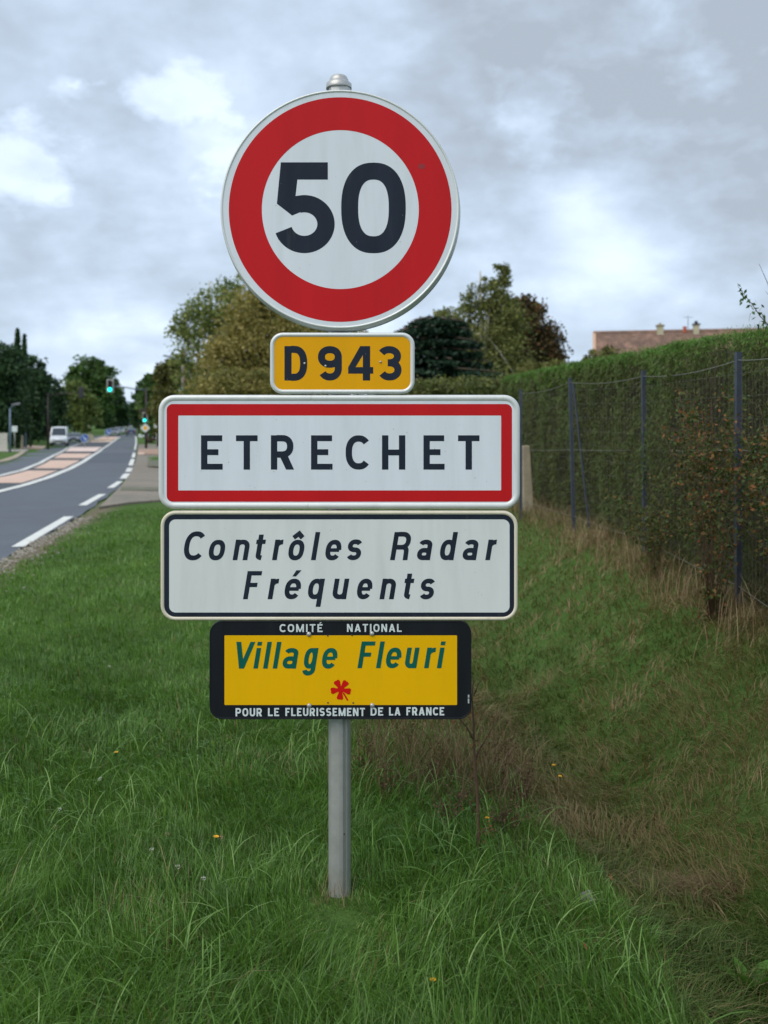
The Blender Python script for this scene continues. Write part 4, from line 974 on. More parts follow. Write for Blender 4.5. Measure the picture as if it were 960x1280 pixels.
def fixz(frac): return lambda t_, b_: Vector((t_.x + (b_.x - t_.x) * (1 - frac), t_.y, .55 + 1.55 * frac))
wireline(lambda t_, b_: Vector((b_.x, t_.y, CH - 34 / F * t_.y if t_.y > 5 else CH - 34 / F * 5.9 + .02)), 'wire', .0028, .01)
wireline(fixz(.1), 'wire', .002, .01)
mb = MB()
order = [ptops[4], ptops[0], ptops[1], ptops[2], ptops[3]]
for (t1, b1_), (t2, b2_) in zip(order[:-1], order[1:]):
    n_ = 26
    for i in range(1, n_):
        u = i / n_; tp = t1.lerp(t2, u); bt = b1_.lerp(b2_, u); x = bt.x - .004; y = tp.y; r_ = .0005
        mb.add([(x - r_, y, bt.z + .2), (x + r_, y, bt.z + .2), (x + r_ + tp.x - bt.x, y, tp.z - .08), (x - r_ + tp.x - bt.x, y, tp.z - .08)], [(0, 1, 2, 3)])
for k_ in range(1, 12):
    fr = k_ / 12
    for (t1, b1_), (t2, b2_) in zip(order[:-1], order[1:]):
        A = b1_.lerp(t1, fr); C_ = b2_.lerp(t2, fr); r_ = .0005; A = A + Vector((0, 0, .1 * (1 - fr))); C_ = C_ + Vector((0, 0, .1 * (1 - fr)))
        mb.add([A - Vector((0, 0, r_)), C_ - Vector((0, 0, r_)), C_ + Vector((0, 0, r_)), A + Vector((0, 0, r_))], [(0, 1, 2, 3)])
o = mb.build('mesh_wires', M['wire'], fence); o.data.transform(Matrix.Translation(-FO)); o['kind'] = 'stuff'
# concrete strainer post
p0 = at(659, 640, 13.0); mb = MB(); h0, h1 = .075, .05; zb = float(ground_h(p0.x, 13.0)) - .2; zt_ = at(655, 557, 13.0).z
mb.add([(-h0, -h0, zb), (h0, -h0, zb), (h0, h0, zb), (-h0, h0, zb), (-h1 - .04, -h1, zt_), (h1 - .04, -h1, zt_), (h1 - .04, h1, zt_), (-h1 - .04, h1, zt_)], [(0, 1, 5, 4), (1, 2, 6, 5), (2, 3, 7, 6), (3, 0, 4, 7), (4, 5, 6, 7), (3, 2, 1, 0)])
o = bevel(mb.build('concrete_post', M['concrete'], None, False, (p0.x + .02, 13.0, 0)), .012); tagp(o, 'weathered beige concrete post at the far end of the fence', 'post')

# ------------------------------------------------------------------ hedge
hedge = empty('clipped_hedge', (3.0, 10.0, .5), 'long clipped thuja hedge with bright green top behind the wire fence', 'hedge')
HX0, HX1, HY0, HY1 = 2.42, 3.7, 3.2, 17.3
def hfront(Y): return 2.40 - .012 * (Y - 5) 
def htop(Y): return 2.28 + .020 * (Y - 5)
def hsurf(N):
    """points on the hedge's faces with outward normal"""
    out = []; nr = []
    k1, k2, k3 = int(N * .80), int(N * .15), int(N * .05)
    Y = np.exp(rng.uniform(np.log(HY0), np.log(HY1), k1)); z0 = ground_h(np.full(k1, 2.5), Y) - .05; u = rng.random(k1); u = np.where(rng.random(k1) < .22, 1 - .16 * rng.random(k1) ** 1.3, u)
    Z = z0 + (htop(Y) - z0) * u; X = hfront(Y) - .05 + .30 * (fbm(Y * 1.6, Z * 1.3, 1, 61) - .5) + .12 * (fbm(Y * 5, Z * 1.3, 1, 63) - .5) - .05 * np.sin(np.pi * u) + .04 * smooth(.95, 1, u)
    out.append(np.stack([X, Y, Z], -1)); nr.append(np.tile([-1, 0, 0], (k1, 1)))
    Y = np.exp(rng.uniform(np.log(HY0), np.log(HY1), k2)); X = hfront(Y) + rng.random(k2) ** 1.6 * 1.3
    out.append(np.stack([X, Y, htop(Y) + .07 * (fbm(X, Y, 2.5, 71) - .5)], -1)); nr.append(np.tile([0, 0, 1], (k2, 1)))
    Z = rng.uniform(.4, 2.5, k3); X = rng.uniform(2.3, 3.7, k3); out.append(np.stack([X, np.full(k3, HY1), Z], -1)); nr.append(np.tile([0, 1, 0], (k3, 1)))
    return np.concatenate(out), np.concatenate(nr)
NH = 210000
C_, Nn = hsurf(NH); C_ = C_ + Nn * rng.normal(0, .022, (NH, 1))
top_ = Nn[:, 2] > .5; hh = htop(C_[:, 1]) - C_[:, 2]
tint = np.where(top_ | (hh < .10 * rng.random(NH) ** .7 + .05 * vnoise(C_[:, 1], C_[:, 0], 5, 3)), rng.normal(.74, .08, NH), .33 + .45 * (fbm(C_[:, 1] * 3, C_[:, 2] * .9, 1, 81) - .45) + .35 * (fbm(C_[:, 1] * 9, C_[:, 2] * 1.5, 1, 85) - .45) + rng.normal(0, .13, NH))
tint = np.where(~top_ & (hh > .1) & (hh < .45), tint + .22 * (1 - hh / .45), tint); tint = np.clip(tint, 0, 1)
a = rng.normal(0, 1, (NH, 3)) * .5; a[:, 2] += np.where(top_, .9, np.where(rng.random(NH) < .7, -1.0, .8)); a += Nn * .35; a /= np.linalg.norm(a, axis=1)[:, None]
b_ = np.cross(a, Nn + rng.normal(0, .5, (NH, 3))); b_ /= np.linalg.norm(b_, axis=1)[:, None] + 1e-9
S = (rng.uniform(.016, .036, NH) * np.clip(C_[:, 1] / 9, .75, 1.5) * np.where(top_, .6, np.where(hh < .3, 1.15, 1)))[:, None]
V = np.stack([C_ - a * S * .9, C_ + b_ * S * .15, C_ + a * S * .9, C_ - b_ * S * .15], 1)
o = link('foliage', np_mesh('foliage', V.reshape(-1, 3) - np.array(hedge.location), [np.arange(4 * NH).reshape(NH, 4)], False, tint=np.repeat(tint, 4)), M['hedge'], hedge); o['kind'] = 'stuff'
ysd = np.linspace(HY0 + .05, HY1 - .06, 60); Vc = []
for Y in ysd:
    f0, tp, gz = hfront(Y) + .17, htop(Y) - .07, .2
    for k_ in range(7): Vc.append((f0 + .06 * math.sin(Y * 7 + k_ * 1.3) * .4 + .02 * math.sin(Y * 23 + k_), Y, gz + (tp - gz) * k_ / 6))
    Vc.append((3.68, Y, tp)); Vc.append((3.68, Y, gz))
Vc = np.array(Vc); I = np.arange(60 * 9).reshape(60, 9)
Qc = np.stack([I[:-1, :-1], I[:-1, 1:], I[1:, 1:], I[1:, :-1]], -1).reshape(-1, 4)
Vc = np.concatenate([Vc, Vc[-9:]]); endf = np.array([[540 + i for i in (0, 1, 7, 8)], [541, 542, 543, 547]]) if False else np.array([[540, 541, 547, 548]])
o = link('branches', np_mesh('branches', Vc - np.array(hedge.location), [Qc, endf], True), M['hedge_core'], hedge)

# ------------------------------------------------------------------ bramble with red leaves in front of the hedge
def shrub(name, base, spread, height, nst, label, cat, nleaf, size, m_, tr, seed=1, lean=.3):
    r2 = random.Random(seed); st = []; B = Vector(base)
    for k_ in range(nst):
        a = r2.uniform(0, 6.28); d = Vector((math.cos(a) * spread[0], math.sin(a) * spread[1], 0)) * r2.uniform(.3, 1); hh = height * r2.uniform(.55, 1)
        p_ = [B + d * .1, B + d * .35 + Vector((0, 0, hh * .4)), B + d * .75 + Vector((0, 0, hh * .8)), B + d * 1.1 + Vector((0, 0, hh))]
        st.append((p_, .0035))
        for j in range(3):
            q0 = p_[1].lerp(p_[3], r2.random()); st.append(([q0, q0 + Vector((r2.uniform(-.2, .2), r2.uniform(-.2, .2), r2.uniform(0, .2))), q0 + Vector((r2.uniform(-.3, .3), r2.uniform(-.3, .3), r2.uniform(.05, .3)))], .0018))
    return twig_plant(name, base, st, label, cat, M['twig'], m_, nleaf, size, tr)
g1 = (1.98, 5.75, float(ground_h(1.98, 5.75)))
shrub('bramble_shrub', g1, (.30, .5), 1.45, 18, 'tall bramble with red and orange leaves in front of the nearest fence post', 'shrub', 3600, .015, M['fol_bramble'], (0, .76), 3)
g2 = (2.14, 5.05, float(ground_h(2.14, 5.05)))
shrub('bramble_shrub', g2, (.22, .45), 1.25, 15, 'darker bramble with a few pink-red leaves at the right edge', 'shrub', 3400, .015, M['fol_bramble'], (0, .73), 5)
g3 = (2.04, 7.2, float(ground_h(2.04, 7.2)))
shrub('bramble_shrub', g3, (.2, .5), .62, 8, 'low tangled bramble between the two nearest fence posts', 'shrub', 1800, .014, M['fol_bramble'], (0, .66), 8)
# overhanging twigs at the top right
bt = at(990, 470, 5.6); bt.z = 1.2
tw = [(PX(5.6, (975, 430), (962, 408), (950, 395), (940, 380), (930, 368), (922, 357)), .004), (PX(5.6, (975, 420), (970, 380), (960, 355), (949, 330)), .004), (PX(5.6, (978, 400), (968, 378), (957, 364)), .003),
      (PX(5.6, (962, 408), (955, 404), (948, 412)), .002), (PX(5.6, (946, 388), (938, 392), (936, 402)), .002), (PX(5.6, (955, 400), (954, 422)), .0015), ([bt, at(978, 440, 5.6), at(975, 425, 5.6)], .008)]
e = twig_plant('young_tree', tuple(bt - Vector((0, 0, .6))), tw + [([bt - Vector((0, 0, .6)), bt], .009)], 'thin twigs with small drooping leaves poking in above the hedge at the right edge', 'sapling', M['bark'])
C_ = []
for px, py in ((924, 357), (926, 362), (928, 366), (928, 373), (931, 372), (927, 377), (934, 381), (937, 375), (940, 383), (942, 386), (941, 391), (943, 398), (944, 378), (946, 383), (950, 390), (952, 393), (956, 396), (954, 401), (958, 408), (949, 408), (952, 383), (955, 405), (961, 402), (932, 363), (966, 410), (970, 418)):
    for _ in range(2):
        v_ = at(px + random.uniform(-1.5, 1.5), py + random.uniform(-1.5, 2.5), 5.6 + random.uniform(-.05, .05)); C_.append(tuple(v_ - e.location))
leafcards('leaves', np.array(C_), np.full(len(C_), .017), rng.uniform(0, .6, len(C_)), M['fol_mid'], e, 1.5, 2.0)

# ------------------------------------------------------------------ trees
def crown_points(ells, n, shell=.55, clump=.16, nclump=None):
    """leaf positions gathered in clumps over ellipsoids; ells: (x,y,z,rx,ry,rz)"""
    E = np.array(ells, float); vol = (E[:, 3] * E[:, 5]) ; w_ = vol / vol.sum(); nclump = nclump or max(40, n // 55)
    c = rng.choice(len(E), nclump, p=w_); d = rng.normal(0, 1, (nclump, 3)); d /= np.linalg.norm(d, axis=1)[:, None]
    rr = np.where(rng.random(nclump) < .75, rng.uniform(.72, 1.02, nclump), rng.uniform(.2, .8, nclump)) * (1 + rng.normal(0, .07, nclump))
    CC = E[c, :3] + d * rr[:, None] * E[c, 3:6]; sc = (E[c, 3] + E[c, 5]) / 2 * clump * rng.uniform(.6, 1.5, nclump)
    k_ = rng.integers(0, nclump, n); P_ = CC[k_] + np.clip(rng.normal(0, 1, (n, 3)), -1.7, 1.7) * sc[k_][:, None] * np.array([1.1, 1.1, .8])
    ct = rng.normal(0, 1, nclump)
    return P_, ct[k_], CC
def tree(name, label, cat, base, ells, n, size, m_, trunk_r=.15, bark='bark', tmid=.45, tvar=.2, grp=None, limbs=10, shape='leafy', clump=.16, trunk_top=None):
    e = empty(name, base, label, cat, grp); B = np.array(base)
    E = [(x - base[0], y - base[1], z - base[2], rx, ry, rz) for x, y, z, rx, ry, rz in ells]
    P_, ct, CC = crown_points(E, n, clump=clump); P_[:, 2] = np.maximum(P_[:, 2], .05 + rng.random(n) * .3)
    tint = np.clip(tmid + tvar * (.6 * ct + .8 * rng.normal(0, 1, n)), 0, 1)
    leafcards('foliage', P_, rng.uniform(.6, 1.4, n) * size, tint, m_, e)
    hz = max(z + rz * .4 for _, _, z, _, _, rz in E); mx = E[0][0]
    mb = MB(); tp = [Vector((0, 0, -.4)), Vector((.02 * hz, 0, hz * .3)), Vector((mx * .5, 0, hz * .65)), Vector((mx * .9, 0, hz))]
    mb.tube(tp, [trunk_r * 1.2, trunk_r, trunk_r * .65, trunk_r * .2], 8); mb.build('trunk', M[bark], e, True)
    mb = MB()
    for i in range(limbs):
        c = Vector(CC[rng.integers(0, len(CC))]); t_ = random.uniform(.2, .75); o_ = tp[0].lerp(tp[3], t_)
        mid = o_.lerp(c, .5) + Vector((0, 0, random.uniform(-.05, .12) * (c - o_).length)); mb.tube([o_, mid, c], [trunk_r * .4, trunk_r * .25, trunk_r * .06], 5)
    mb.build('limbs', M[bark], e, True)
    return e
def T(px, py, rpx, rpy, Y, dy=0, ryf=.9):
    """ellipsoid seen at px,py with radii rpx,rpy, at depth Y"""
    c = at(px, py, Y + dy); return (c.x, c.y, c.z, rpx * (Y) / F, rpx * Y / F * ryf, rpy * Y / F)
def base_of(px, Y, z=None): 
    x = (px - 480) / F * Y; return (x, Y, float(ground_h(x, Y)) if z is None else z)
G1 = 'trees right of the road'; G2 = 'trees left of the road'
tree('autumn_tree', 'broad brown and yellow autumn tree behind the round sign', 'tree', base_of(345, 44), [T(345, 440, 75, 60, 44), T(330, 400, 48, 45, 44), T(390, 400, 60, 50, 45), T(300, 460, 45, 45, 43), T(400, 465, 60, 45, 44), T(348, 368, 35, 25, 44)], 44000, .10, M['fol_autumn'], .3, grp=G1, tmid=.62)
tree('loose_tree', 'loose light green tree left of the broad autumn tree', 'tree', base_of(262, 49), [T(262, 430, 38, 50, 49), T(275, 385, 33, 30, 49), T(245, 400, 24, 22, 49), T(228, 415, 16, 14, 49), T(240, 465, 24, 30, 49), T(300, 362, 22, 18, 50)], 10500, .10, M['fol_loose'], .16, 'bark_birch', .5, .25, G1, 16, clump=.2)
tree('yellow_bush', 'yellow-green bush above the left end of the town plate', 'bush', base_of(290, 40), [T(290, 487, 50, 24, 40), T(330, 485, 40, 20, 40)], 11000, .085, M['fol_autumn'], .08, tmid=.5, grp=None)
tree('roadside_tree', 'olive tree behind the two wooden poles', 'tree', base_of(222, 82), [T(222, 485, 24, 32, 82), T(212, 470, 16, 20, 82), T(235, 470, 18, 20, 82), T(215, 520, 25, 25, 82)], 6500, .26, M['fol_olive'], .2, grp=G1, tmid=.45)
tree('roadside_tree', 'green tree right of the road just beyond the hanging lamps', 'tree', base_of(198, 112), [T(198, 500, 20, 30, 112), T(190, 488, 12, 20, 112), T(205, 475, 12, 14, 112), T(198, 525, 20, 20, 112)], 5000, .33, M['fol_mid'], .22, grp=G1)
tree('roadside_tree', 'yellowish tree behind the pedestrian signal', 'tree', base_of(187, 132), [T(188, 520, 12, 22, 132), T(194, 500, 9, 16, 132)], 2600, .34, M['fol_olive'], .2, grp=G1, tmid=.55)
tree('roadside_tree', 'dark tree at the right side of the sky gap', 'tree', base_of(173, 175), [T(174, 505, 9, 20, 175), T(170, 520, 8, 14, 175), T(178, 490, 7, 12, 175)], 3000, .42, M['fol_dark'], .2, grp=G1, tmid=.6)
tree('roadside_tree', 'small far tree lowest beside the sky gap', 'tree', base_of(167.5, 250), [T(167.5, 519, 4.5, 11, 250), T(169, 510, 3.5, 8, 250)], 1300, .5, M['fol_far_haze'], .2, grp=G1)
# left side
def cone_tree(name, label, px, top, bot, hw, Y, m_, n, size, grp, tmid=.4, cat='conifer'):
    b_ = base_of(px, Y); zt_ = at(px, top, Y).z; H = zt_ - b_[2]; e = empty(name, b_, label, cat, grp); r_ = hw * Y / F
    u = rng.random(n) ** .75; rad = r_ * (1 - u) ** .8 * rng.uniform(.55, 1.08, n) * (1 + .14 * np.sin(u * 40 + rng.integers(0, 3, n))) + .05; a_ = rng.uniform(0, 2 * np.pi, n)
    lump = .55 + .8 * vnoise(a_ * 2, u * 11, 1, int(px) % 50); rad *= lump * rng.uniform(.7, 1.1, n)
    P_ = np.stack([np.cos(a_) * rad, np.sin(a_) * rad, u * H - rad * .12 + .15], -1)
    leafcards('foliage', P_, rng.uniform(.6, 1.4, n) * size, np.clip(tmid + .22 * rng.normal(0, 1, n) + .7 * (lump - 1), 0, 1), m_, e)
    mb = MB(); mb.tube([(0, 0, -.3), (0, 0, H * .5), (0, 0, H * .97)], [r_ * .09 + .08, .1, .02], 7); mb.build('trunk', M['bark'], e, True); return e
tree('dark_tree', 'broad dark rounded tree at the far left edge', 'tree', base_of(0, 100), [T(-4, 490, 34, 58, 100), T(8, 465, 22, 34, 100), T(14, 445, 10, 18, 100), T(-20, 520, 30, 36, 100)], 12000, .26, M['fol_dark'], .25, grp=G2, tmid=.45)
cone_tree('conifer', 'taller pointed conifer tip, left one of the twin spires', 22, 413, 560, 13, 105, M['fol_dark'], 4500, .24, G2, .6)
cone_tree('conifer', 'shorter pointed conifer tip, right one of the twin spires', 30.5, 420, 560, 9, 108, M['fol_dark'], 3600, .24, G2, .6)
tree('dark_tree', 'dark tree just right of the twin spires', 'tree', base_of(38, 122), [T(36, 490, 20, 48, 122), T(30, 462, 12, 22, 122), T(48, 478, 12, 24, 122), T(40, 520, 22, 34, 122)], 8000, .3, M['fol_dark'], .25, grp=G2, tmid=.42)
tree('dark_tree', 'lower dark tree behind the white van', 'tree', base_of(60, 152), [T(60, 508, 16, 34, 152), T(68, 500, 12, 22, 152), T(58, 490, 10, 16, 152), T(66, 530, 18, 20, 152)], 6000, .36, M['fol_dark'], .25, grp=G2, tmid=.4)
tree('dark_tree', 'dark tree filling the gap behind the conifers', 'tree', base_of(20, 135), [T(15, 510, 35, 45, 135), T(50, 515, 30, 38, 150), T(-25, 490, 40, 55, 125), T(80, 520, 18, 25, 185)], 9000, .35, M['fol_dark'], .25, grp=G2, tmid=.35)
tree('roadside_tree', 'tall green tree left of the sky gap above the overhead signal', 'tree', base_of(104, 205), [T(112, 470, 24, 22, 205), T(98, 480, 16, 22, 205), T(130, 475, 14, 22, 205), T(116, 458, 14, 12, 205), T(138, 490, 13, 18, 205), T(110, 500, 30, 30, 205)], 9500, .50, M['fol_mid'], .3, grp=G2, tmid=.35)
tree('olive_tree', 'olive-yellow tree behind the dark signal head', 'tree', base_of(92, 172), [T(97, 500, 22, 24, 172), T(84, 515, 18, 24, 172), T(106, 518, 18, 20, 172)], 7000, .36, M['fol_loose'], .22, grp=G2, tmid=.25)
tree('roadside_tree', 'dark tree right of the tall green one', 'tree', base_of(132, 250), [T(138, 508, 18, 26, 250), T(147, 508, 10, 20, 250), T(126, 520, 16, 20, 250)], 5500, .6, M['fol_dark'], .3, grp=G2, tmid=.55)
tree('roadside_tree', 'dark far tree sloping down to the sky gap', 'tree', base_of(151, 215), [T(151, 514, 8, 18, 215), T(156, 520, 6, 13, 215)], 2600, .5, M['fol_dark'], .3, grp=G2, tmid=.7)
tree('roadside_tree', 'last tree left of the road end, haze painted into its leaves', 'tree', base_of(158, 300), [T(158.5, 521, 4, 10, 300), T(161, 524, 3, 6, 300)], 1200, .6, M['fol_far_haze'], .3, grp=G2)
tree('far_wood', 'wood closing the end of the road, paled with painted haze', 'wood', base_of(164, 420), [T(164, 524, 6, 8, 420), T(150, 524, 10, 9, 430), T(178, 522, 10, 10, 420)], 2500, .9, M['fol_far_haze'], .3)
# mid right group
tree('birch_tree', 'airy birch with pale trunk and yellowing leaves right of the round sign', 'tree', base_of(603, 34), [T(600, 432, 50, 45, 34), T(572, 402, 22, 24, 34), T(618, 375, 20, 26, 34), T(592, 378, 15, 20, 34), T(624, 350, 11, 22, 34), T(630, 345, 8, 16, 34), T(626, 405, 28, 35, 34), T(558, 396, 12, 12, 34.5), T(610, 470, 60, 35, 34), T(606, 352, 6, 12, 34)], 23000, .066, M['fol_birch'], .13, 'bark_birch', .42, .22, None, 26, clump=.2)
tree('copper_tree', 'dense dark copper-red rounded tree above the hedge end', 'tree', base_of(655, 38), [T(655, 430, 40, 45, 38), T(650, 395, 28, 26, 38), T(678, 440, 28, 35, 38), T(640, 420, 28, 40, 38), T(692, 452, 14, 18, 38)], 26000, .085, M['fol_copper'], .25, tmid=.48, tvar=.30)
tree('olive_bush', 'pale olive bush at the right foot of the copper tree', 'bush', base_of(680, 27), [T(680, 470, 28, 17, 27), T(700, 470, 14, 20, 27), T(655, 478, 22, 14, 27)], 4200, .085, M['fol_olive'], .06, tmid=.5)
tree('green_bush', 'dark green undergrowth below the birch', 'bush', base_of(600, 26), [T(590, 491, 55, 14, 26), T(630, 490, 38, 13, 26), T(540, 492, 50, 16, 26)], 14000, .06, M['fol_birch'], .06, tmid=.28)
tree('grey_bush', 'pale feathery bush in front of the tiled roof', 'bush', base_of(755, 24), [T(757, 450, 20, 15, 24), T(740, 456, 14, 10, 24), T(775, 458, 16, 11, 24)], 2600, .05, M['fol_olive'], .05, tmid=.62, clump=.25)
# cedar in layers
cb = base_of(545, 29); cedar = empty('cedar_tree', cb, 'flat-topped dark cedar with level drooping boughs right of the yellow route plate', 'tree')
PP = []; mb = MB()
lay = [(396, 34), (406, 42), (420, 46), (433, 50), (446, 56), (459, 64), (471, 78), (484, 92), (500, 80)]
for li, (py, hw) in enumerate(lay):
    z = at(540, py, 29).z - cb[2]; nb = 11
    for k_ in range(nb):
        a = 2 * math.pi * k_ / nb + li * .7 + random.uniform(-.2, .2); Lb = 1.15 * hw * 29 / F * random.uniform(.75, 1.12); dx = math.cos(a) * Lb; dy_ = math.sin(a) * Lb
        mb.tube([(0, 0, z - .35), (dx * .5, dy_ * .5, z - .08), (dx, dy_, z - .16)], [.06, .04, .01], 5)
        m = 300; t_ = rng.random(m) ** .7; wd = .22 * (1 - t_ * .6) * rng.normal(0, 1, m)
        PP.append(np.stack([dx * t_ - math.sin(a) * wd, dy_ * t_ + math.cos(a) * wd, z - .10 - .12 * t_ ** 2 - np.abs(rng.normal(0, .07, m)) + .05 * np.sin(t_ * 6)], -1))
PP = np.concatenate(PP); leafcards('foliage', PP, rng.uniform(.05, .11, len(PP)), np.clip(rng.normal(.45, .25, len(PP)), 0, 1), M['fol_cedar'], cedar, .6, 2.2)
mb.build('limbs', M['bark'], cedar, True); mb = MB(); mb.tube([(0, 0, -.3), (0, 0, 2), (0, 0, at(540, 398, 29).z - cb[2])], [.25, .18, .03], 8); mb.build('trunk', M['bark'], cedar, True)

# ------------------------------------------------------------------ house
hs = empty('house', (20, 66, 0), 'low house with brown tiled roof and two small chimneys beyond the hedge', 'house')
def hb(name, mb, m_, par=hs, sm=False):
    o = mb.build(name, m_, None, sm); o.data.transform(Matrix.Translation((-20, -66, 0))); o.parent = par; return o
rY = 63.0; rz_ = at(742, 416.5, rY).z; xL = at(742, 417, rY).x; xR = at(1030, 417, rY).x; ez = rz_ - 3.6; fY = rY - 3.6; bY = rY + 3.6
mb = MB(); mb.box(xL + .25, fY + .35, 0, xR - .25, bY - .35, ez + .1)
mb.add([(xL + .25, fY + .35, ez + .1), (xL + .25, bY - .35, ez + .1), (xL + .25, rY, rz_ - .15)], [(0, 1, 2)]); mb.add([(xR - .25, fY + .35, ez + .1), (xR - .25, bY - .35, ez + .1), (xR - .25, rY, rz_ - .15)], [(0, 2, 1)])
wall_ = hb('wall', mb, M['render_wall'])
mb = MB(); ncol = 90; nrow = 22
# tile courses as real steps, with wavy channels
vs = []; fs = []
for side in (0, 1):
    base_i = len(vs)
    for j in range(nrow):
        for e_ in (0, 1):
            u = (j + e_) / nrow; lift = .05 if e_ == 1 else .0
            yy = (rY - 3.6 * u) if side == 0 else (rY + 3.6 * u); zz = rz_ - 3.6 * u + lift
            for i in range(ncol + 1):
                x = xL + (xR - xL) * i / ncol; vs.append((x, yy - (lift * .5 if side == 0 else -lift * .5), zz + .02 * (i % 2) + random.uniform(-.012, .012)))
    nr_ = nrow * 2
    for j in range(nr_ - 1):
        for i in range(ncol): a = base_i + j * (ncol + 1) + i; fs.append((a, a + 1, a + ncol + 2, a + ncol + 1))
mb.add(vs, fs); roof_ = hb('roof', mb, M['roof'])
mb = MB(); mb.tube([(xL, rY, rz_ + .03), (xR, rY, rz_ + .03)], .11, 8); hb('ridge', mb, M['roof'], roof_)
mb = MB()
for s_y in (-1, 1): mb.add([(xL - .06, rY, rz_ + .1), (xL + .14, rY, rz_ + .1), (xL + .14, rY + s_y * 3.7, rz_ - 3.6), (xL - .06, rY + s_y * 3.7, rz_ - 3.6), (xL - .06, rY, rz_ - .15), (xL - .06, rY + s_y * 3.7, rz_ - 3.85)], [(0, 1, 2, 3), (0, 3, 5, 4)])
hb('verge_board', mb, mat('pale_tan_verge', (.50, .32, .22), .8), roof_)
for px, m_, w_, top in ((822, 'concrete', .42, 409.5), (864.5, 'concrete', .36, 409)):
    c = at(px, 420, rY); zt_ = at(px, top, rY).z; mb = MB(); mb.box(c.x - w_ / 2, rY - .25, rz_ - .6, c.x + w_ / 2, rY + .25, zt_); ch = hb('chimney', mb, mat('chimney_render', (.42, .38, .27), .85, 0, .15, 3), roof_)
    mb = MB(); mb.box(c.x - w_ / 2 - .06, rY - .31, zt_, c.x + w_ / 2 + .06, rY + .31, zt_ + .07); mb.lathe([(.12, .07), (.10, .2 if px < 850 else .26)], 10, 'z', (c.x, rY, zt_)); hb('chimney_cap', mb, M['concrete'] if px < 850 else M['pole_dark'], ch)
    ch.location = (0, 0, 0)
c = at(851, 417, rY); mb = MB(); mb.lathe([(.10, -.1), (.10, .22), (.13, .24), (.12, .3)], 10, 'z', (c.x, rY - .1, rz_)); hb('vent_pipe', mb, M['red_clay'], roof_)
c = at(855, 417, rY); mb = MB(); mb.tube([(c.x, rY, rz_), (c.x, rY, rz_ + 1.0)], .018, 6); mb.tube([(c.x - .3, rY, rz_ + .9), (c.x + .3, rY, rz_ + .9)], .01, 5)
for k_ in range(5): mb.tube([(c.x - .28 + k_ * .14, rY - .15, rz_ + .9), (c.x - .28 + k_ * .14, rY + .15, rz_ + .9)], .007, 4)
hb('antenna', mb, M['pole_dark'], roof_)
_th = math.atan2(xL, rY); _pv = Vector((xL, rY, 0)); hs.rotation_euler = (0, 0, -_th); hs.location = _pv + Matrix.Rotation(-_th, 3, 'Z') @ (Vector((20, 66, 0)) - _pv)

# ------------------------------------------------------------------ street furniture
def pole_thing(name, label, cat, px, Y, top_py, r, m_, grp=None, base_z=None):
    b_ = base_of(px, Y, base_z); e = empty(name, b_, label, cat, grp); H = at(px, top_py, Y).z - b_[2]
    mb = MB(); mb.tube([(0, 0, -.3), (0, 0, H * .5), (0, 0, H)], [r, r * .85, r * .7], 10); mb.build('pole', m_, e, True); return e, H
e, H = pole_thing('utility_pole', 'thicker weathered wooden pole in front of the autumn trees', 'pole', 248, 60, 427, .15, M['wood_pole'])
mb = MB(); mb.box(-.12, -.18, H - .35, .12, -.10, H - .05); mb.lathe([(.06, 0), (.05, .14)], 8, 'z', (0, 0, H)); mb.build('insulator', M['pole_dark'], e)
e, H = pole_thing('utility_pole', 'thinner brownish pole left of the thicker one', 'pole', 230, 70, 440, .13, mat('rusty_pole', (.17, .10, .075), .85, 0, .2, 4))
mb = MB(); mb.lathe([(.10, 0), (.08, .1)], 8, 'z', (0, 0, H)); mb.build('pole_cap', M['pole_dark'], e)
def street_lamp(px, Y, head_px, head_py, label, m_='pole_blue', left=True):
    b_ = base_of(px, Y); e = empty('street_lamp', b_, label, 'street lamp', 'street lamps'); hd = at(head_px, head_py, Y); hv = Vector((hd.x - b_[0], 0, hd.z - b_[2])); H = hv.z - .35
    mb = MB(); mb.tube([(0, 0, -.3), (0, 0, H * .5), (0, 0, H)], [.09, .075, .06], 10); mb.build('pole', M[m_], e, True)
    mb = MB(); mb.tube([(0, 0, H), (hv.x * .3, 0, H + .16), (hv.x * .75, 0, hv.z - .08)], [.04, .035, .03], 8); mb.build('arm', M[m_], e, True)
    mb = MB(); s = -1 if hv.x < 0 else 1; x0 = hv.x - s * .38; x1 = hv.x + s * .38; z = hv.z
    mb.add([(x0, -.07, z - .06), (x1, -.13, z + .04), (x1, .13, z + .04), (x0, .07, z - .06), (x0, -.06, z + .03), (x1 - s * .1, -.09, z + .17), (x1 - s * .1, .09, z + .17), (x0, .06, z + .03)], [(0, 1, 2, 3), (4, 5, 6, 7), (0, 1, 5, 4), (1, 2, 6, 5), (2, 3, 7, 6), (3, 0, 4, 7)])
    hd_ = mb.build('lamp_head', mat('lamp_grey', (.12, .13, .15), .5), e); mb = MB(); mb.box(min(x0, x1) + .2, -.06, z - .045, max(x0, x1) - .12, .06, z - .02); mb.build('lens', M['lamp_glass'], hd_)
street_lamp(228, 79, 209.5, 446, 'nearest street lamp, its head left of the brown pole')
street_lamp(213, 103, 198, 465, 'middle street lamp with head against the sky above the sign corner')
street_lamp(208, 118, 193.8, 470, 'farthest of the three street lamps on the right')
street_lamp(12.5, 82, 20, 505.5, 'blue-grey lamp post left of the conifers beside the white fence')

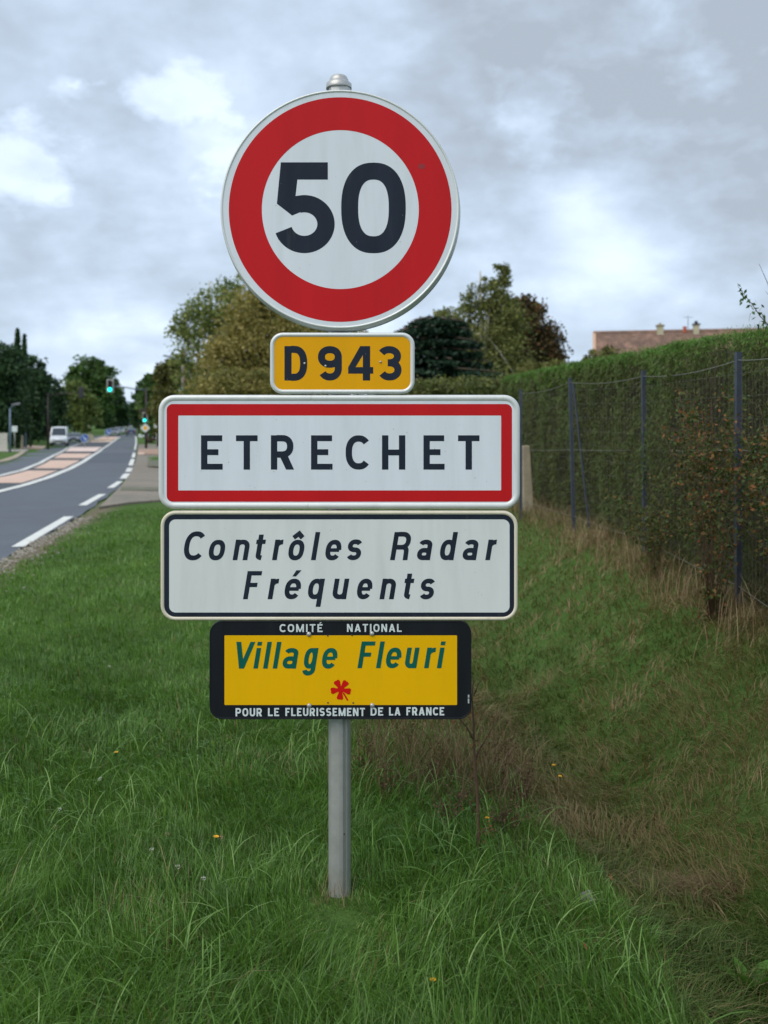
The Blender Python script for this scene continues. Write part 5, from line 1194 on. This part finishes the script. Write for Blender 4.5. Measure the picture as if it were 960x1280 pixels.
# traffic lights
def signal_head(parent, x, z, w_, h_, Y0, board=True, lens=True, green=True):
    mb = MB()
    if board: mb.box(x - w_ / 2, Y0 + .02, z - h_ / 2, x + w_ / 2, Y0 + .05, z + h_ / 2)
    else: mb.box(x - w_ / 2, Y0 + .02, z - h_ / 2, x + w_ / 2, Y0 + .3, z + h_ / 2)
    hd = bevel(mb.build('signal_head', M['grey_board'] if board else M['head_black'], parent), .06, 3)
    if board:
        mb = MB(); mb.box(x - w_ * .34, Y0 - .12, z - h_ * .43, x + w_ * .34, Y0 + .018, z + h_ * .43); bevel(mb.build('housing', M['head_black'], hd), .05, 2)
        for k_ in range(3):
            zz = z + h_ * (.27 - .27 * k_); mb = MB(); mb.lathe([(w_ * .33, -.125), (w_ * .27, -.15), (.001, -.155)], 16, 'y', (x, Y0, zz)); mb.build('lens', M['lens_green'] if k_ == 2 and green else M['lens_off'], hd, True)
            mb = MB(); n_ = 9; vs = []
            for i in range(n_):
                a = math.pi * i / (n_ - 1); vs += [(x + w_ * .28 * math.cos(a), Y0 - .12, zz + w_ * .28 * math.sin(a)), (x + w_ * .28 * math.cos(a), Y0 - .28, zz + w_ * .28 * math.sin(a))]
            mb.add(vs, [(2 * i, 2 * i + 1, 2 * i + 3, 2 * i + 2) for i in range(n_ - 1)]); mb.build('visor', M['head_black'], hd)
    return hd
TY = on_road(182, 562).y
tb = base_of(182.6, TY); tl = empty('traffic_light', tb, 'mast traffic light showing green on its arm and pole, with yellow diamond sign', 'traffic light')
s1 = TY / F
def L3(px, py): v = at(px, py, TY); return (v.x - tb[0], v.z - tb[2])
H = L3(183, 484)[1]
mb = MB(); mb.tube([(0, 0, -.2), (0, 0, H * .5), (0, 0, H)], [.13, .11, .08], 10); mb.build('pole', M['pole_dark'], tl, True)
mb = MB(); x1, z1 = L3(137, 482); x2, z2 = L3(155, 484); mb.tube([(0, 0, H - .3), (x2 * .5, 0, L3(168, 486.3)[1]), (x2, 0, z2), (x1, 0, z1)], [.07, .065, .06, .05], 8); mb.build('arm', mat('arm_grey', (.09, .11, .14), .5, .3), tl, True)
x, z = L3(138, 482.3); signal_head(tl, x, z, 8.6 * s1, 16.2 * s1, -.1)
x, z = L3(182, 521.8); signal_head(tl, x, z, 6.4 * s1, 12.2 * s1, -.25)
mb = MB(); x0, z0 = L3(174.5, 511.5); x1_, z1_ = L3(189, 514.5); mb.box(x0, -.2, z1_, x1_, -.08, z0); mb.build('cross_bar', M['pole_dark'], tl)
x, z = L3(182.3, 535); d = 5.9 * s1
mb = MB(); mb.add([(x - d, -.22, z), (x, -.22, z - d), (x + d, -.22, z), (x, -.22, z + d), (x - d, -.19, z), (x, -.19, z - d), (x + d, -.19, z), (x, -.19, z + d)], [(0, 1, 2, 3), (4, 5, 6, 7), (0, 1, 5, 4), (1, 2, 6, 5), (2, 3, 7, 6), (3, 0, 4, 7)])
ds = mb.build('priority_sign', M['letter_white'], tl); d *= .55; mb = MB(); mb.add([(x - d, -.225, z), (x, -.225, z - d), (x + d, -.225, z), (x, -.225, z + d)], [(0, 1, 2, 3)]); mb.build('yellow_diamond', M['yellow'], ds)
# dark mast on the left, seen from behind
b_ = base_of(60, 100); e = empty('traffic_light', b_, 'dark traffic light mast on the left with its head turned away', 'traffic light'); v1 = at(80, 492, 100); v2 = at(101.5, 490.5, 100); Hh = at(60, 492, 100).z - b_[2]
mb = MB(); mb.tube([(0, 0, -.2), (0, 0, Hh)], [.12, .08], 8); mb.build('pole', M['pole_dark'], e, True)
mb = MB(); mb.tube([(0, 0, Hh - .1), (v1.x - b_[0], 0, v1.z - b_[2]), (v2.x - b_[0], 0, v2.z - b_[2])], .045, 8); mb.build('arm', M['pole_dark'], e, True)
signal_head(e, v2.x - b_[0], v2.z - b_[2], .52, 1.15, -.15, False)
# keep right signs on the island
def keep_sign(px, py, rpx, py_base, label, beige=None):
    p_ = on_road(px, py_base); Y = p_.y; e = empty('keep_right_sign', tuple(p_), label, 'road sign', 'blue round arrow signs on the islands'); c = at(px, py, Y); z = c.z - p_.z; r_ = rpx * Y / F
    mb = MB(); mb.tube([(0, .05, -.1), (0, .05, z)], .04, 8); mb.build('pole', M['galv'], e, True)
    mb = MB(); mb.lathe([(r_ * .97, 0), (r_, .01), (r_, .03)], 32, 'y', (0, 0, z)); pl = mb.build('sign_plate', M['blue_sign'], e)
    mb = MB(); mb.lathe([(r_ * .99, -.002), (r_ * .91, -.002)], 32, 'y', (0, 0, z), cap=False); mb.build('white_border', M['letter_white'], pl)
    mb = MB(); q_ = lambda u, v: (u * r_, -.006, z + v * r_)
    mb.add([q_(-.55, .38), q_(-.38, .55), q_(.28, -.11), q_(.11, -.28)], [(0, 1, 2, 3)]); mb.add([q_(.52, .10), q_(.52, -.52), q_(-.10, -.52)], [(0, 1, 2)]); mb.build('white_arrow', M['letter_white'], pl)
    if beige:
        mb = MB(); mb.lathe([(r_ * .95, .16), (r_ * .95, .19)], 28, 'y', (beige * Y / F, 0, z + .03)); mb.build('rear_plate', M['sign_beige_back'], e)
keep_sign(105.5, 547.5, 5.2, 560, 'nearer blue round arrow sign with a beige disc behind it', 6.5)
keep_sign(135, 540, 4.0, 549, 'farther blue round arrow sign on the next island')
# small white signs, fence and posts on the left
def board_sign(px, py, w_, h_, Y, base_py, label, name='small_sign'):
    c = at(px, py, Y); b_ = base_of(px, Y); e = empty(name, b_, label, 'sign'); mb = MB(); mb.tube([(0, .04, -.2), (0, .04, c.z - b_[2] + h_ / 2)], .03, 8); mb.build('pole', M['galv'], e, True)
    mb = MB(); z = c.z - b_[2]; mb.box(-w_ / 2, -.02, z - h_ / 2, w_ / 2, .01, z + h_ / 2); bevel(mb.build('sign_plate', M['letter_white'], e), .02)
board_sign(18.2, 536.2, .5, .52, 84, 560, 'small square white sign beside the blue-grey lamp post')
board_sign(195.6, 531.5, .5, .55, 98, 560, 'small white sign at the left edge of the town plate')
wf = empty('white_fence', base_of(2, 84), 'white board fence section at the far left beside the lamp post', 'fence'); wb = base_of(2, 84)
for k_ in range(12):
    x = at(-24 + k_ * 2.9, 550, 84).x - wb[0]; mb = MB(); mb.box(x - .085, -.02, -.1, x + .085, .01, at(0, 541 + (k_ % 2) * .3, 84).z - wb[2]); mb.build('board', M['fence_white'], wf)
for zz in (.35, 1.2): mb = MB(); mb.box(at(-25, 550, 84).x - wb[0], .012, zz, at(9, 550, 84).x - wb[0], .05, zz + .09); mb.build('rail', M['fence_white'], wf)
for px, top, m_, l_ in ((27.6, 544, 'concrete', 'pale stone post left of the conifer row'), (32, 541, 'pole_blue', 'slim dark blue post beside the pale stone post'), (62, 532, 'concrete', 'grey post left of the white van'), (111, 531, 'concrete', 'pale grey post above the blue arrow sign')):
    Y = {27.6: 100, 32: 102, 62: 150, 111: 190}[px]; b_ = base_of(px, Y); Ht = at(px, top, Y).z - b_[2]; mb = MB(); w_ = .13 if m_ == 'concrete' else .07
    mb.add([(-w_, -w_, -.2), (w_, -w_, -.2), (w_, w_, -.2), (-w_, w_, -.2), (-w_ * .8, -w_ * .8, Ht), (w_ * .8, -w_ * .8, Ht), (w_ * .8, w_ * .8, Ht), (-w_ * .8, w_ * .8, Ht)], [(0, 1, 5, 4), (1, 2, 6, 5), (2, 3, 7, 6), (3, 0, 4, 7), (4, 5, 6, 7), (3, 2, 1, 0)])
    tagp(bevel(mb.build('roadside_post', M[m_], None, False, b_), .03), l_, 'post')
mb = MB(); p_ = on_road(174.5, 547); mb.add([(-.55, 0, 0), (.55, 0, 0), (.5, 0, .62), (-.5, 0, .62), (-.55, .3, 0), (.55, .3, 0), (.5, .3, .55), (-.5, .3, .55)], [(0, 1, 2, 3), (4, 5, 6, 7), (0, 1, 5, 4), (1, 2, 6, 5), (2, 3, 7, 6), (3, 0, 4, 7)])
tagp(bevel(mb.build('low_barrier', M['letter_white'], None, False, (p_.x + .3, p_.y, float(ground_h(p_.x + .5, p_.y)))), .04), 'low white barrier left of the traffic light pole', 'barrier')
pb = on_road(175, 549); tree('green_bush', 'small bright green bush behind the low white barrier', 'bush', (pb.x + .3, pb.y + 2.2, float(ground_h(pb.x + .6, pb.y + 2))), [(pb.x + .3, pb.y + 2.2, pb.z + .7, .75, .6, .6), (pb.x + .9, pb.y + 2.4, pb.z + .6, .6, .6, .5)], 900, .14, M['fol_mid'], .04, tmid=.8)

# ------------------------------------------------------------------ vehicles
def vehicle(name, label, cat, p_, rz, paint, L, W, H, kind='car', rear=False, grp=None):
    """front faces -Y (towards the camera) when rear is False"""
    e = empty(name, tuple(p_), label, cat, grp, rz + (math.pi if rear else 0)); hw = W / 2
    if kind == 'van': prof = [(-L / 2, .35), (-L / 2 - .02, .75), (-L / 2 + .12, 1.02), (-L / 2 + .75, 1.25), (-L / 2 + 1.5, H - .10), (-L / 2 + 1.9, H), (L / 2 - .1, H), (L / 2, H - .15), (L / 2, .35)]
    else: prof = [(-L / 2, .28), (-L / 2 - .03, .55), (-L / 2 + .15, .78), (-L / 2 + 1.05, .95), (-L / 2 + 1.85, H - .05), (-L / 2 + 2.3, H), (L / 2 - 1.3, H - .02), (L / 2 - .35, 1.02), (L / 2 - .05, .9), (L / 2, .3)]
    mb = MB(); nS = 5; vs = []
    offs = [-1, -.88, 0, .88, 1]
    for s in offs:
        for y, z in prof:
            inset = (z - .9) / H * .28 if z > .9 else 0
            zz = z - (.05 * abs(s) ** 3 if z > .5 else 0); yy = y + (.10 * abs(s) ** 3 if y < -L / 2 + .3 else (-.08 * abs(s) ** 3 if y > L / 2 - .3 else 0))
            vs.append((s * hw * (1 - (inset if abs(s) > .5 else 0) * (0.5 if kind == 'van' else 1)), yy, zz))
    n_ = len(prof); fs = [(i * n_ + k, i * n_ + (k + 1) % n_, (i + 1) * n_ + (k + 1) % n_, (i + 1) * n_ + k) for i in range(4) for k in range(n_)] + [tuple(range(n_)), tuple(range(4 * n_, 5 * n_))]
    mb.add(vs, fs); body = bevel(mb.build('body', paint, e), .05, 2)
    # glass: windscreen, rear window, side windows, standing proud of the body
    def quad(name, pts, m_, par): mb = MB(); mb.add(pts, [(0, 1, 2, 3)]); return mb.build(name, m_, par)
    (ya, za), (yb, zb_) = (prof[3], prof[4]); d = Vector((0, -(zb_ - za), (yb - ya))); d.normalize(); d = d * .03 if d.z > 0 else -d * .03
    f = lambda t_: (ya + (yb - ya) * t_ + d.y, za + (zb_ - za) * t_ + d.z - .02)
    y0, z0 = f(.06); y1, z1 = f(.93)
    quad('windscreen', [(-hw * .84, y0, z0), (hw * .84, y0, z0), (hw * .74, y1, z1), (-hw * .74, y1, z1)], M['glass'], e)
    if kind == 'car':
        (ya, za), (yb, zb_) = prof[7], prof[6]; quad('rear_window', [(-hw * .78, ya + .0, za + .08), (hw * .78, ya, za + .08), (hw * .68, yb + .09, zb_ - .05), (-hw * .68, yb + .09, zb_ - .05)], M['glass'], e)
    for s in (-1, 1):
        yA = -L / 2 + (1.35 if kind == 'car' else 1.1); yB = (L / 2 - .75) if kind == 'car' else -L / 2 + 2.3
        ins = lambda z: hw * (1 - ((z - .9) / H * .28) * (.5 if kind == 'van' else 1)) + .02
        zl, zh = .95 + (.2 if kind == 'van' else 0), H - .14
        quad('side_window', [(s * ins(zl), yA, zl), (s * ins(zl), yB, zl), (s * ins(zh), yB - .35, zh), (s * ins(zh), yA + .6, zh)], M['glass'], e)
        for yw in (-L / 2 + .85, L / 2 - .85):
            mb = MB(); r_ = .33; mb.lathe([(r_ * .6, -.11), (r_, -.09), (r_, .09), (r_ * .6, .11)], 18, 'x', (s * (hw - .08), yw, r_)); wh_ = mb.build('wheel', M['tyre'], e)
            mb = MB(); mb.lathe([(r_ * .58, s * .115), (r_ * .5, s * .10), (.05, s * .125)], 12, 'x', (s * (hw - .08), yw, r_)); mb.build('rim', M['alloy'], wh_)
        mb = MB(); zc_ = .78 if kind == 'van' else .66; mb.box(s * hw * .60 - .16, -L / 2 - .06, zc_ - .09, s * hw * .60 + .16, -L / 2 + .2, zc_ + .09); bevel(mb.build('headlight', M['lamp_glass'], e), .03)
        mb = MB(); mb.box(s * hw * .78 - .10, L / 2 - .12, .7, s * hw * .78 + .10, L / 2 + .03, .9); mb.build('tail_light', M['tail_red'], e)
        mb = MB(); zc_ = 1.25 if kind == 'van' else .98; mb.box(s * (hw + .05) - .07, yA - .35, zc_ - .08, s * (hw + .05) + .07, yA - .22, zc_ + .14); bevel(mb.build('wing_mirror', M['plastic'] if kind == 'van' else paint, e), .02)
    mb = MB(); mb.box(-hw * .9, -L / 2 - .07, .30, hw * .9, -L / 2 + .15, .50); bevel(mb.build('bumper', M['plastic'] if kind == 'van' else paint, e), .04)
    mb = MB(); mb.box(-hw * .42, -L / 2 - .055, .60, hw * .42, -L / 2 + .1, .72); mb.build('grille', M['plastic'], e)
    mb = MB(); mb.box(-.26, -L / 2 - .085, .34, .26, -L / 2 - .075, .45); mb.build('number_plate', M['plate'], e)
    mb = MB(); mb.box(-.26, L / 2 + .005, .5, .26, L / 2 + .015, .61); mb.build('number_plate', M['plate'], e)
    return e
RZ = math.atan(.268) 
p_ = on_road(74.5, 557.3); vehicle('white_van', 'white delivery van driving towards the camera in the left lane', 'van', p_, .27, M['van_white'], 5.2, 1.95, 2.35, 'van')
p_ = on_road(92.8, 553.6); vehicle('parked_car', 'dark grey car right behind the white van', 'car', p_, RZ, M['car_grey'], 4.2, 1.75, 1.42, grp='cars on the road')
p_ = on_road(143, 544.5); vehicle('parked_car', 'small silver car beside the farther blue arrow sign', 'car', p_, RZ, M['car_silver'], 4.2, 1.75, 1.5, grp='cars on the road')
p_ = on_road(150, 542.5); vehicle('parked_car', 'silver car just behind the small silver one', 'car', p_ , RZ, M['car_silver'], 4.3, 1.8, 1.5, grp='cars on the road')
p_ = on_road(166, 544.5); vehicle('moving_car', 'dark blue car driving away in the right lane', 'car', p_ + Vector((-.3, 0, 0)), RZ, M['car_blue'], 4.2, 1.75, 1.42, rear=True, grp='cars on the road')
p_ = on_road(161, 536.2); vehicle('moving_car', 'tiny pale car far up the road', 'car', p_ + Vector((0, 0, 0)), RZ, M['car_silver'], 4.2, 1.75, 1.45, grp='cars on the road')
b_ = base_of(194, 135); vehicle('parked_car', 'red car parked right of the traffic light pole', 'car', b_, .5, M['car_red'], 4.1, 1.72, 1.45, grp='cars on the road')
